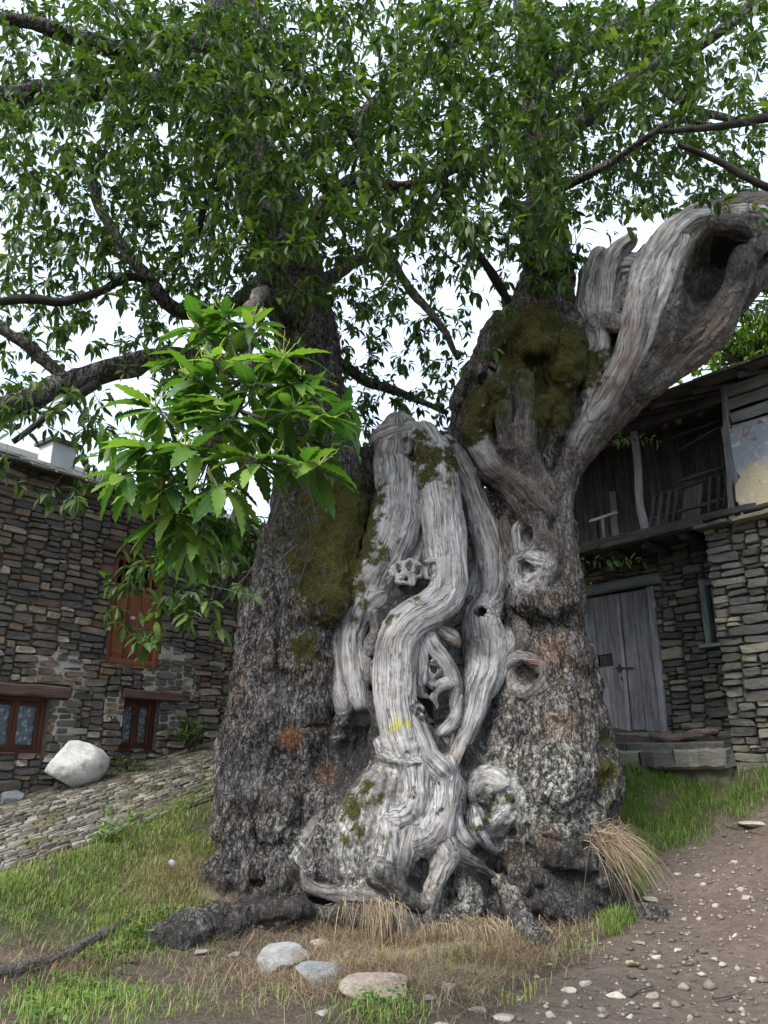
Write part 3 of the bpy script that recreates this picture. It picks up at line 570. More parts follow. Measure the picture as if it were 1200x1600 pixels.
CUT2 = [  # small openings through the finished wood
    hole([(823, 890, 13), (823, 886, 13)], -.02), hole([(824, 909, 6), (824, 906, 6)], -.04), hole([(826, 836, 12), (826, 842, 12)], -.0), hole([(818, 1052, 19), (826, 1060, 17)], .0),
    hole([(622, 1036, 5), (622, 1046, 6)], -.17), hole([(675, 884, 6), (675, 894, 6)], -.22), hole([(622, 884, 4), (622, 893, 4)], -.18), hole([(640, 886, 4), (640, 890, 4)], -.18), hole([(653, 1112, 6), (653, 1122, 7)], -.15), hole([(639, 1108, 4), (639, 1110, 4)], -.2),
    hole([(677, 1046, 7), (677, 1050, 7)], -.03), hole([(667, 1078, 8), (674, 1080, 7)], -.03), hole([(590, 1000, 5), (590, 1004, 5)], 0), hole([(581, 1028, 6), (581, 1032, 6)], 0), hole([(645, 1158, 5), (648, 1160, 5)], -.22), hole([(636, 1178, 6), (640, 1180, 5)], -.2), hole([(690, 1265, 4), (665, 1300, 7)], -.14),
    hole([(768, 1250, 9), (772, 1256, 8)], -.02), hole([(460, 1136, 14), (458, 1150, 12)], -.20), hole([(748, 955, 10), (758, 960, 8)], -.16),
]
PAINT = [  # colour of the wood itself, and shade painted dark into the hollows: (px, py, radius px, attribute, strength)
    (520, 840, 80, 'moss', .95), (505, 900, 64, 'moss', .85), (545, 770, 60, 'moss', 1), (460, 820, 60, 'moss', .6), (470, 740, 60, 'moss', .6), (505, 960, 40, 'moss', .7), (485, 1005, 26, 'moss', .75), (470, 870, 40, 'moss', .6), (490, 780, 46, 'moss', .7), (490, 690, 50, 'moss', .55),
    (650, 700, 34, 'moss', .8), (662, 730, 30, 'moss', .7), (690, 705, 28, 'moss', .75), (715, 712, 24, 'moss', .85), (640, 680, 26, 'moss', .6), (715, 750, 20, 'moss', .5), (680, 690, 20, 'moss', .6), (600, 960, 16, 'moss', .55), (650, 930, 16, 'moss', .5), (672, 872, 8, 'moss', .8),
    (880, 545, 62, 'moss', 1), (810, 530, 58, 'moss', .95), (845, 500, 60, 'moss', .95), (870, 620, 60, 'moss', .9), (740, 620, 55, 'moss', .95), (720, 670, 40, 'moss', .85), (845, 600, 50, 'moss', .8), (790, 580, 40, 'moss', .6), (850, 690, 30, 'moss', .5), (845, 440, 30, 'moss', .6),
    (950, 1150, 30, 'moss', .7), (952, 1200, 24, 'moss', .8), (930, 1090, 22, 'moss', .5), (540, 1250, 30, 'moss', .7), (562, 1225, 30, 'moss', .5), (545, 1300, 30, 'moss', .5), (585, 1310, 26, 'moss', .42), (640, 1225, 16, 'moss', .4), (525, 1215, 30, 'char', .6), (660, 1300, 20, 'char', .4), (580, 1238, 14, 'moss', .6), (760, 1290, 16, 'moss', .6), (790, 1240, 8, 'moss', .9), (570, 1420, 26, 'moss', .5), (545, 940, 16, 'moss', .5), (500, 1240, 22, 'moss', .35),
    (410, 1420, 62, 'char', 1), (360, 1460, 50, 'char', 1), (290, 1475, 50, 'char', 1), (470, 1430, 50, 'char', 1), (540, 1425, 50, 'char', .8), (360, 1380, 44, 'char', .7), (550, 1160, 40, 'char', 1), (540, 1200, 34, 'char', .7), (880, 1350, 70, 'char', .9), (930, 1390, 56, 'char', .8), (840, 1390, 50, 'char', .85), (1115, 430, 60, 'char', .7), (1150, 390, 50, 'char', .8), (840, 600, 40, 'char', .6), (700, 1080, 50, 'char', .5), (670, 1040, 32, 'char', .45), (640, 1370, 34, 'char', .8), (760, 1345, 34, 'char', .7), (820, 1060, 18, 'char', .8), (580, 1010, 26, 'char', .55), (735, 1000, 26, 'char', .8), (640, 890, 16, 'char', .35),
    (870, 1200, 60, 'lich', .95), (900, 1240, 48, 'lich', 1), (840, 1260, 40, 'lich', .8), (800, 1180, 40, 'lich', .7), (455, 1320, 28, 'lich', .9), (500, 1300, 24, 'lich', .8), (445, 1290, 20, 'lich', .7), (540, 1370, 24, 'lich', .9), (800, 1370, 20, 'lich', .7), (740, 1400, 24, 'lich', .7), (770, 1250, 40, 'lich', .6), (840, 1120, 40, 'lich', .5), (610, 1185, 30, 'lich', .7), (520, 1130, 22, 'lich', .5), (560, 1330, 30, 'lich', .55), (690, 1385, 24, 'lich', .6), (785, 1090, 20, 'lich', .7),
    (460, 1142, 16, 'rot', 1.5), (505, 1200, 22, 'rot', .6), (848, 1300, 16, 'rot', .9), (825, 1040, 10, 'rot', .7), (860, 1010, 30, 'rot', .4), (865, 1130, 24, 'rot', .45), (500, 1130, 14, 'rot', .45), (705, 1010, 16, 'rot', .5), (735, 1180, 20, 'rot', .4),
    (975, 560, 34, 'red', 1), (955, 610, 30, 'red', .9), (1000, 510, 28, 'red', .9), (1010, 460, 22, 'red', .5), (1060, 380, 20, 'red', .5), (1080, 560, 46, 'red', .6), (1110, 500, 40, 'red', .5), (940, 560, 20, 'red', .6),
    (606, 1128, 12, 'yel', .9), (628, 1124, 14, 'yel', 1), (644, 1122, 8, 'yel', .9),
    (824, 888, 30, 'pale', .9), (770, 1225, 30, 'pale', .5), (795, 1262, 18, 'pale', .6), (760, 1262, 24, 'moss', .55), (735, 1240, 14, 'pale', .6), (620, 1060, 50, 'pale', .5), (690, 840, 50, 'pale', .55), (625, 1175, 34, 'pale', .8), (640, 770, 50, 'pale', .4), (765, 880, 40, 'pale', .45), (760, 1010, 36, 'pale', .45), (708, 1060, 16, 'pale', .8), (615, 1275, 26, 'pale', .7), (600, 1330, 30, 'pale', .6), (640, 1240, 24, 'pale', .6), (750, 680, 20, 'pale', .6), (1010, 440, 60, 'pale', .7), (985, 540, 40, 'pale', .5), (950, 450, 40, 'pale', .5), (440, 1080, 30, 'pale', .3), (395, 1215, 26, 'pale', .35), (1060, 350, 26, 'pale', .4), (420, 1105, 16, 'pale', .35), (790, 1075, 12, 'pale', .5), (845, 660, 8, 'pale', .7), (830, 1165, 7, 'pale', 1.2), (812, 1205, 8, 'pale', 1.3), (690, 1340, 24, 'pale', .4),
]

def build_field(h, lo, hi):
    n = np.ceil((np.array(hi)-lo)/h).astype(int)+1; ax = [(lo[i]+np.arange(n[i])*h).astype(np.float32) for i in range(3)]
    Fd = np.full(n, 0.5, np.float32)
    def chain_field(ch, mg):
        sc = ch.flat; r = ch.R.max()
        l = np.min(ch.P-ch.R[:, None]*np.array([1, max(1, sc), 1]), 0)-mg; u = np.max(ch.P+ch.R[:, None]*np.array([1, max(1, sc), 1]), 0)+mg
        a = np.maximum(np.floor((l-lo)/h).astype(int), 0); b = np.minimum(np.ceil((u-lo)/h).astype(int)+1, n)
        if (b <= a).any(): return None, None
        f = np.full(b-a, 0.5, np.float32)
        for i in range(len(ch.P)-1):
            A, B, ra, rb = ch.P[i], ch.P[i+1], ch.R[i], ch.R[i+1]; rm = max(ra, rb)+mg; rv = np.array([rm, rm*max(1, sc), rm])
            aa = np.maximum(np.floor((np.minimum(A, B)-rv-lo)/h).astype(int), a); bb = np.minimum(np.ceil((np.maximum(A, B)+rv-lo)/h).astype(int)+1, b)
            if (bb <= aa).any(): continue
            x = (ax[0][aa[0]:bb[0]]-A[0])[:, None, None]; y = ((ax[1][aa[1]:bb[1]]-A[1])/sc)[None, :, None]; z = (ax[2][aa[2]:bb[2]]-A[2])[None, None, :]
            ba = (B-A)*np.array([1, 1/sc, 1]); ba = ba.astype(np.float32); q = float(ba@ba)+1e-12
            t = np.clip((x*ba[0]+y*ba[1]+z*ba[2])/q, 0, 1)
            d = np.sqrt((x-t*ba[0])**2+(y-t*ba[1])**2+(z-t*ba[2])**2)-(ra+(rb-ra)*t)
            sl = tuple(slice(aa[j]-a[j], bb[j]-a[j]) for j in range(3)); f[sl] = np.minimum(f[sl], d.astype(np.float32))
        return f, tuple(slice(a[j], b[j]) for j in range(3))
    def smin(a, b, k):
        t = np.clip(0.5+0.5*(b-a)/k, 0, 1); return b+(a-b)*t-k*t*(1-t)
    for grp, sub in ((BODIES+BUMPS, 0), (CUT1, 1), (STRANDS+ROOTS+KNOTS, 0), (CUT2, 1)):
        for ch in grp:
            k = ch.k; f, sl = chain_field(ch, max(0.06, k)+2*h)
            if f is None: continue
            Fd[sl] = -smin(-Fd[sl], f, k) if sub else smin(Fd[sl], f, k)
    return Fd, np.array(lo, float), h

def surface_nets(Fd, lo, h):
    I = Fd < 0; n = np.array(Fd.shape); c = n-1
    cnt = np.zeros(c, np.int8)
    for a in (0, 1):
        for b in (0, 1):
            for d in (0, 1): cnt += I[a:a+c[0], b:b+c[1], d:d+c[2]]
    ii = np.argwhere((cnt > 0) & (cnt < 8)); del cnt
    idx = np.full(c, -1, np.int32); idx[tuple(ii.T)] = np.arange(len(ii))
    acc = np.zeros((len(ii), 3), np.float32); num = np.zeros(len(ii), np.float32)
    cor = [(a, b, d) for a in (0, 1) for b in (0, 1) for d in (0, 1)]
    val = {q: Fd[ii[:, 0]+q[0], ii[:, 1]+q[1], ii[:, 2]+q[2]] for q in cor}
    for q in cor:
        for axs in range(3):
            if q[axs]: continue
            r = list(q); r[axs] = 1; r = tuple(r); f0, f1 = val[q], val[r]; m = (f0 < 0) != (f1 < 0)
            t = np.where(m, f0/np.where(m, f0-f1, 1), 0)
            p = np.tile(np.array(q, np.float32), (len(ii), 1)); p[:, axs] += t; acc += p*m[:, None]; num += m
    V = lo + (ii+acc/num[:, None])*h
    Q = []
    for axs in range(3):
        o1, o2 = [(1, 2), (2, 0), (0, 1)][axs]
        sa = [slice(None)]*3; sb = [slice(None)]*3; sa[axs] = slice(0, -1); sb[axs] = slice(1, None)
        A = I[tuple(sa)]; B = I[tuple(sb)]; e = np.argwhere(A != B); ok = (e[:, o1] > 0) & (e[:, o2] > 0) & (e[:, o1] < c[o1]) & (e[:, o2] < c[o2]); e = e[ok]
        flip = A[tuple(e.T)]
        def cell(d1, d2):
            g = e.copy(); g[:, o1] -= d1; g[:, o2] -= d2; return idx[tuple(g.T)]
        q = np.stack([cell(1, 1), cell(0, 1), cell(0, 0), cell(1, 0)], 1)
        q[~flip] = q[~flip][:, ::-1]; Q.append(q)
    return V, np.vstack(Q)
def smooth_mesh(V, Q, it=1, lam=0.5):
    n = len(V)
    for _ in range(it):
        S_ = np.zeros((n, 3)); C_ = np.zeros(n)
        for a, b in ((0, 1), (1, 2), (2, 3), (3, 0)):
            for u, w in ((a, b), (b, a)):
                for j in range(3): S_[:, j] += np.bincount(Q[:, u], V[Q[:, w], j], n)
                C_ += np.bincount(Q[:, u], minlength=n)
        V = V + lam*(S_/np.maximum(C_, 1)[:, None]-V)
    return V
def subdivide(V, Q):
    E = np.sort(np.stack([Q, np.roll(Q, -1, 1)], -1).reshape(-1, 2), 1); key = E[:, 0].astype(np.int64)*len(V)+E[:, 1]
    u, inv = np.unique(key, return_inverse=True); e0 = u//len(V); e1 = u % len(V); nv = len(V)
    Vn = np.vstack([V, (V[e0]+V[e1])/2, V[Q].mean(1)]); em = inv.reshape(-1, 4)+nv; fc = np.arange(len(Q))+nv+len(u)
    Qn = np.concatenate([np.stack([Q[:, i], em[:, i], fc, em[:, (i-1) % 4]], 1) for i in range(4)])
    return Vn, Qn
def normals(V, Q):
    fn = np.cross(V[Q[:, 2]]-V[Q[:, 0]], V[Q[:, 3]]-V[Q[:, 1]]); N = np.zeros_like(V)
    for i in range(4):
        for j in range(3): N[:, j] += np.bincount(Q[:, i], fn[:, j], len(V))
    return N/(np.linalg.norm(N, axis=1)[:, None]+1e-12)

tree = empty('chestnut_tree', (0.3, 8.7, 0.3))
tag(tree, 'huge ancient hollow chestnut tree with twisted grey deadwood trunk and leafy crown', 'tree')
def build_trunk():
    import time; t0 = time.time()
    Fd, lo, h = build_field(0.026, (-2.5, 6.5, -0.6), (5.2, 10.6, 8.6))
    print('T field', time.time()-t0)
    V, Q = surface_nets(Fd, lo, h); del Fd
    print('T nets', time.time()-t0)
    keep = (V[Q][:, :, 2].max(1) > -0.5); Q = Q[keep]
    V = smooth_mesh(V, Q, 2, 0.5)
    fn = np.cross(V[Q[:, 2]]-V[Q[:, 0]], V[Q[:, 3]]-V[Q[:, 1]]); fn /= np.linalg.norm(fn, axis=1)[:, None]+1e-12
    vw = V[Q[:, 0]]-np.array([0, 0, CAMZ]); vw /= np.linalg.norm(vw, axis=1)[:, None]
    back = (fn*vw).sum(1) > 0.25                           # the far side keeps the coarse mesh
    back |= V[Q[:, 0]][:, 2] < -0.25
    Qb = Q[back]; V2, Q = subdivide(V, Q[~back]); V2 = smooth_mesh(V2, Q, 1, 0.5); V2[:len(V)][np.unique(Qb)] = V[np.unique(Qb)]; V = V2; Q = np.vstack([Q, Qb])
    u, inv = np.unique(Q, return_inverse=True); V = V[u]; Q = inv.reshape(-1, 4)
    print('T subdiv', time.time()-t0)
    N = normals(V, Q); nv = len(V)
    CH = BODIES+BUMPS+STRANDS+ROOTS+KNOTS; best = np.full(nv, 1e9); bid = np.zeros(nv, int); fu = np.zeros(nv); fv = np.zeros(nv); TO = np.zeros(nv); CW = np.zeros(nv); W = np.zeros(nv); WW = np.zeros(nv)
    for ci, ch in enumerate(CH):
        mg = 0.25 if ci < len(BODIES) else 0.12
        m = ((V > (ch.P-ch.R[:, None]).min(0)-mg) & (V < (ch.P+ch.R[:, None]).max(0)+mg)).all(1); ix = np.nonzero(m)[0]
        if not len(ix): continue
        d, L, a, r = ch.sdf(V[ix], True); d = np.abs(d)*(1.0 if ci >= len(BODIES) else 1.25)+(0.0 if ci >= len(BODIES) else 0.004)
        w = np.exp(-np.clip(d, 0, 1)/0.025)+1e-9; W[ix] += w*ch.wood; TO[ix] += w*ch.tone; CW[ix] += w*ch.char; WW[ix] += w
        s = d < best[ix]; j = ix[s]; best[j] = d[s]; bid[j] = ci; fu[j] = a[s]; fv[j] = L[s]
    print('T assign', time.time()-t0)
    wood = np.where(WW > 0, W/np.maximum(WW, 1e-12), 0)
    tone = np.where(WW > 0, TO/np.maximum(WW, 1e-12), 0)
    # colour patches, centred on the first surface seen along the ray
    qx, qy, qd = to_px(V); ATT = {k: np.zeros(nv) for k in ('moss', 'char', 'lich', 'rot', 'red', 'yel', 'pale')}
    front = (N*(V-np.array([0, 0, CAMZ]))).sum(1) < 0
    PN = 0.45*fbm(V*6.5, 3, 61)
    for px, py, r, key, st in PAINT:
        m = front & (np.abs(qx-px) < 9) & (np.abs(qy-py) < 9)
        if not m.any(): continue
        c = V[m][np.argmin(qd[m])]; rr = r*np.linalg.norm(c-np.array([0, 0, CAMZ]))/FPX
        ix = np.nonzero((np.abs(qx-px) < 3.2*r+10) & (np.abs(qy-py) < 3.2*r+10))[0]
        d = np.linalg.norm((V[ix]-c)*np.array([1, .8, 1]), axis=1); ATT[key][ix] = np.maximum(ATT[key][ix], st*(1-sstep(0.3, 1.5, d/rr*(1+PN[ix]))))
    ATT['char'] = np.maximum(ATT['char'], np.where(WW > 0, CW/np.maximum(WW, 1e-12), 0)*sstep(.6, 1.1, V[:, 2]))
    # moss also likes upward faces high on the living stem
    ATT['moss'] = np.maximum(ATT['moss'], 0.45*sstep(0.3, 0.8, N[:, 2])*(1-wood)*sstep(1.2, 2.4, V[:, 2]))
    print('T paint', time.time()-t0)
    # relief: swellings, furrowed bark plates, fibre ridges and cracks
    fid = bid*0.61
    big = fbm(V*2.2, 3, 3)*0.075*(1-wood*0.8)
    wfu = fu+0.05*fbm(V*4.0, 2, 8)
    VW = V+0.06*np.stack([fbm(V*5, 2, 51), fbm(V*5, 2, 52), fbm(V*5, 2, 53)], 1)
    b1 = 1-np.abs(fbm(VW*np.array([8, 8, 2.8]), 3, 21))*2.2; b2 = fbm(VW*np.array([26, 26, 11]), 2, 22); lump = fbm(V*np.array([8, 8, 7]), 3, 25)
    b0 = fbm(V*np.array([3.6, 3.6, 3.0]), 3, 28); b0 = np.abs(b0)*2-.5
    bark = b1*0.026+b2*0.016+lump*0.030-b0*0.05
    w1 = 1-np.abs(fbm(np.stack([wfu*7.5, fv*0.9, fid], 1), 2, 31))*2.4; w2 = fbm(np.stack([wfu*26, fv*1.7, fid+5], 1), 2, 32)
    cr = vnoise(np.stack([wfu*15, fv*0.8, fid+11], 1), 33); cr = -np.exp(-(cr/0.22)**2)*sstep(-.2, .3, vnoise(V*5, 35))
    cr2 = vnoise(np.stack([wfu*6.5, fv*0.7, fid+21], 1), 37); cr2 = -np.exp(-(cr2/0.16)**2)
    fur = 1-np.abs(fbm(np.stack([wfu*10, fv*1.3, fid+2], 1), 3, 38))*2.2
    limbw = sstep(2.4, 3.2, V[:, 0])*sstep(5.0, 5.8, V[:, 2]); wd = fur*0.022*limbw+w1*0.010+w2*0.009+cr*0.016+cr2*0.018+fur*0.020*tone+fbm(V*6, 2, 36)*0.012
    fc = at(585, 1285, 7.75); fd = V-fc; fan = np.exp(-((fd[:, 0]/0.46)**2+(fd[:, 2]/0.5)**2))*(V[:, 1] < 8.4)
    rip = np.sin((fd[:, 0]+0.25*fd[:, 2]+0.10*fbm(V*3.5, 3, 41))*2*math.pi/0.072)*0.02*fan
    mossy = (fbm(V*14, 2, 44)*0.02+0.012)*np.clip(ATT['moss'], 0, 1)
    disp = big+(bark+fur*0.018*tone)*(1-wood)+wd*wood+rip*wood+mossy
    V = V+N*disp[:, None]; N = normals(V, Q)
    # split by chain into parts
    print('T relief', time.time()-t0)
    fb = bid[Q[:, 0]]
    grp = []
    key = np.array([0 if ch.part == 'trunk' and ci not in (1,) else ci for ci, ch in enumerate(CH)])
    for ci, ch in enumerate(CH):                           # bumps join the body they swell from
        if ch.part == 'trunk': key[ci] = 0 if ci in (0,) or (ci >= 4 and ch.P[:, 0].mean() < 0.2) else (1 if ci == 1 else 2)
        if ch.part == 'broken_limb': key[ci] = 3
    fk = key[fb]
    for kk in np.unique(fk):                               # loose flakes of a strand go to the body beneath
        if kk < 4: continue
        ix = np.nonzero(fk == kk)[0]; u, inv = np.unique(Q[ix], return_inverse=True); q = inv.reshape(-1, 4); lab = np.arange(len(u))
        while True:
            m = lab[q].min(1); new = lab.copy(); np.minimum.at(new, q.ravel(), np.repeat(m, 4)); new = new[new]
            if (new == lab).all(): break
            lab = new
        fl = lab[q[:, 0]]; w, cnt = np.unique(fl, return_counts=True); fk[ix[fl != w[np.argmax(cnt)]]] = 1 if CH[kk].P[:, 0].mean() < 1.1 else 2
    for kk in np.unique(fk):
        q = Q[fk == kk]; u, inv = np.unique(q, return_inverse=True); q = inv.reshape(-1, 4); ch = CH[kk]
        if len(q) < 30: q0 = q
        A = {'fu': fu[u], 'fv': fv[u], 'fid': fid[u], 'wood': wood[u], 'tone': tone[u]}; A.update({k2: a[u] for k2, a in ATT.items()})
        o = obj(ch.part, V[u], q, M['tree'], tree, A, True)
        o.data.normals_split_custom_set_from_vertices(N[u].tolist())
        if ch.label: o['label'] = ch.label
    return V, N, bid
TV, TN, TB = build_trunk()
print('trunk verts', len(TV))
# ------------------------------------------------------------------ the ground
H0 = np.array([-4.18, 10.8]); HU = np.array([0.606, 0.795]); HU = HU/np.linalg.norm(HU); HN = np.array([HU[1], -HU[0]])
ROAD_W = 2.75
def road_z(x, y):
    a = (x-H0[0])*HU[0]+(y-H0[1])*HU[1]; p = (x-H0[0])*HN[0]+(y-H0[1])*HN[1]
    return 1.24+0.225*np.clip(a, -7, 7)-0.06*p, a, p
_gp = []
for q in [(0, 1550, 6.0), (0, 1600, 5.4), (600, 1600, 5.36), (1200, 1600, 5.36), (300, 1600, 5.38), (900, 1600, 5.36), (600, 1530, 6.3), (600, 1475, 7.3), (300, 1485, 7.2), (450, 1480, 7.25), (760, 1468, 7.3), (900, 1450, 7.5), (130, 1440, 7.2), (0, 1450, 6.6), (200, 1340, 8.1), (320, 1290, 8.8), (310, 1400, 7.7), (0, 1385, 7.0), (1000, 1420, 8.0), (1100, 1300, 9.5), (1200, 1285, 9.0), (1080, 1204, 10.3), (1200, 1202, 9.5), (970, 1215, 10.4), (1200, 1450, 7.0), (1100, 1500, 6.6), (1000, 1330, 9.1), (480, 1462, 7.6), (600, 1464, 7.7), (720, 1458, 7.7), (840, 1452, 7.8), (400, 1468, 7.5)]:
    _gp.append(at(*q))
_gp += [np.array(q, float) for q in [(-3, 0, 0), (0, 0, 0), (4, 0, 0), (-3, 4.5, -.05), (0, 4.5, 0), (3, 4.5, 0), (0.3, 10.6, 1.4), (1.5, 12, 1.8), (6, 9, 1.35), (6, 6, .3), (-7, 4, .1), (7, 3, .1), (-6, 6.5, .35), (3, 14, 2.3), (0, 15, 2.6), (7, 13, 2.2), (-8, 12, 1.3), (-8, 18, 2.0), (8, 18, 3), (0, 20, 3.2)]]
_gp = np.array(_gp)
def _tps(r2): return 0.5*r2*np.log(r2+1e-9)
_K = _tps(((_gp[:, None, :2]-_gp[None, :, :2])**2).sum(-1))+np.eye(len(_gp))*0.05; _A = np.hstack([np.ones((len(_gp), 1)), _gp[:, :2]])
_sol = np.linalg.solve(np.block([[_K, _A], [_A.T, np.zeros((3, 3))]]), np.concatenate([_gp[:, 2], np.zeros(3)]))
def ground_z(x, y, bumps=True):
    x = np.asarray(x, float); y = np.asarray(y, float); sh = x.shape; x = x.ravel(); y = y.ravel()
    cx = np.clip(x, -9, 9); cy = np.clip(y, -1, 20); z = np.empty(len(x))
    for i in range(0, len(x), 40000):
        s = slice(i, i+40000); r2 = (cx[s, None]-_gp[None, :, 0])**2+(cy[s, None]-_gp[None, :, 1])**2
        z[s] = _tps(r2)@_sol[:-3]+_sol[-3]+_sol[-2]*cx[s]+_sol[-1]*cy[s]
    far = np.hypot(x-cx, y-cy); z = z*np.exp(-far/60)+(1-np.exp(-far/60))*2.0
    rz, a, p = road_z(x, y); w = (1-sstep(ROAD_W-0.05, ROAD_W+0.45, p))*sstep(-9, -6, a)*(1-sstep(5.5, 8, a))*sstep(-8, -4, p); z = z*(1-w)+(rz-0.03)*w
    if bumps:
        Q = np.stack([x, y, x*0], 1); near = np.exp(-np.hypot(x, y-8)/25); z = z+(fbm(Q*1.7, 3, 71)*0.05+fbm(Q*9, 2, 72)*0.012)*near*(1-w)
    return z.reshape(sh)
def _axis(lo, hi, d, far, g):
    c = list(np.arange(lo, hi+1e-6, d)); st = d
    while c[-1] < far: st *= g; c.append(c[-1]+st)
    st = d
    while c[0] > -far: st *= g; c.insert(0, c[0]-st)
    return np.array(c)
gx = _axis(-6, 6.5, 0.05, 700, 1.22); gy = _axis(4.8, 12.5, 0.045, 700, 1.22)
GX, GY = np.meshgrid(gx, gy, indexing='ij'); GZ = ground_z(GX, GY)
def poly_side(px, py, pts):
    """positive to the right of / below a polyline given left to right"""
    pts = np.array(pts, float); return py-np.interp(px, pts[:, 0], pts[:, 1])
def ground_masks(P):
    px, py, d = to_px(P); ok = d > 0.5; px = np.where(ok, px, 600); py = np.where(ok, py, 1700); py = np.clip(py, 0, 1900)
    n = 30*fbm(P*2.3, 3, 81)
    dirt = sstep(-30, 30, np.where(px > 760, poly_side(px+n, py+n, [(700, 1700), (780, 1600), (860, 1530), (960, 1455), (1010, 1385), (1080, 1312), (1200, 1262), (1500, 1230)]), -50))
    soil = np.exp(-(((px-330)/150)**2+((py-1590)/45)**2))
    dry = np.maximum(np.exp(-(((px-640)/260)**2+((py-1500)/60)**2)), np.maximum(.9*np.exp(-(((px-290)/90)**2+((py-1390)/60)**2)), .8*np.exp(-(((px-60)/120)**2+((py-1505)/28)**2))))*(1-dirt)
    left = sstep(-15, 15, poly_side(px, py, [(-300, 1480), (0, 1378), (110, 1335), (200, 1290), (340, 1225)]))*(1-sstep(300, 360, px+n))*(1-sstep(1440, 1520, py+n))
    right = sstep(930, 970, px)*sstep(1185, 1200, py)*(1-dirt)*(px < 1500)
    low = np.maximum(np.exp(-(((px-120)/140)**2+((py-1560)/36)**2)), np.exp(-(((px-600)/70)**2+((py-1580)/24)**2)))
    green = np.clip(np.maximum(np.maximum(left, right), low), 0, 1)*(1-dirt)
    return dirt, np.clip(dry*(1-.5*soil), 0, 1), green, px, py, d
_P = np.stack([GX.ravel(), GY.ravel(), GZ.ravel()], 1); _d, _dr, _g, _, _, _ = ground_masks(_P)
_far = np.hypot(_P[:, 0], _P[:, 1]-7) > 9; _g = np.where(_far, 1, _g); _d = np.where(_far, 0, _d)
nx_, ny_ = GX.shape; _i = (np.arange(nx_-1)[:, None]*ny_+np.arange(ny_-1)[None, :]).ravel()
ground = obj('ground', _P, np.stack([_i, _i+ny_, _i+ny_+1, _i+1], 1), M['ground'], None, {'dirt': _d, 'dry': _dr, 'green': _g}, True, org=np.zeros(3))
ground['kind'] = 'structure'
def ground_hit(px, py):
    """where the ray through a pixel meets the ground"""
    px = np.atleast_1d(np.asarray(px, float)); py = np.atleast_1d(np.asarray(py, float)); x = (px-600)/FPX; v = (800-py)/FPX
    D = np.stack([x, _c-v*_s, _s+v*_c], 1); Ys = np.arange(4.2, 13, 0.04); T = Ys[None, :]/D[:, 1:2]
    X = D[:, 0:1]*T; Z = CAMZ+D[:, 2:3]*T; G = ground_z(X, np.broadcast_to(Ys, X.shape), False); h = (Z-G) < 0; i = np.where(h.any(1), h.argmax(1), len(Ys)-1)
    r = np.arange(len(px)); return np.stack([X[r, i], Ys[i], G[r, i]], 1)

# ------------------------------------------------------------------ masonry
def stone_variants(name, n=14, seed=1):
    r = np.random.default_rng(seed); out = []
    for k in range(n):
        base = np.array([(-.5, -.32), (-.32, -.5), (.30, -.5), (.5, -.34), (.5, .30), (.33, .5), (-.30, .5), (-.5, .34)])+r.normal(0, .07, (8, 2))
        base = np.clip(base, -.5, .5); tilt = r.normal(0, .10, 2); V = []
        for sc, dp in ((1.0, 0.0), (0.985, 0.78), (0.86, 1.0)):
            for x, z in base*sc: V.append((x, dp+(tilt[0]*x+tilt[1]*z if dp > 0 else 0)+(r.normal(0, .05) if dp > .5 else 0), z))
        F = []
        for a in (0, 8):
            for i in range(8): j = (i+1) % 8; F.append([a+i, a+j, a+8+j, a+8+i])
        F.append([16+i for i in range(8)])
        out.append((np.array(V), F))
    return out
def skyline(u0, u1, z0, z1, hmin, hmax, asp, seed, bins=0.02):
    r = np.random.default_rng(seed); n = int((u1-u0)/bins); H = np.full(n, z0)+r.uniform(0, .05, n)*0; out = []
    while True:
        i = int(np.argmin(H)); zb = H[i]
        if zb >= z1: break
        j = i
        while j+1 < n and H[j+1] <= zb+0.018: j += 1
        k = i
        while k > 0 and H[k-1] <= zb+0.018: k -= 1
        run = j-k+1; h = r.uniform(hmin, hmax)*(1.6 if r.random() < .07 else 1); w = int(max(4, h*r.uniform(*asp)/bins))
        if run-w < 5: w = run
        if run <= 3: H[k:j+1] = zb+0.02+min([H[q] for q in (k-1, j+1) if 0 <= q < n] or [zb])-zb; continue
        st = k if r.random() < .5 else j-w+1
        top = max(H[st:st+w].max()+h*0.6, zb+h); out.append((u0+(st+w/2)*bins, (zb+top)/2, w*bins, top-zb)); H[st:st+w] = top
    return out
def clip_openings(st, ops):
    out = []
    for u, z, w, h in st:
        a, b = u-w/2, u+w/2; lo, hi = z-h/2, z+h/2; ok = True
        for (o0, o1, p0, p1) in ops:
            if b > o0 and a < o1 and hi > p0+.02 and lo < p1-.02:
                if o0-a > b-o1 and o0-a > .05: b = o0
                elif b-o1 > .05: a = o1
                elif hi-p1 > .045: lo = p1
                elif p0-lo > .045: hi = p0
                else: ok = False
        if ok and b-a > .035 and hi-lo > .02: out.append(((a+b)/2, (lo+hi)/2, b-a, hi-lo))
    return out
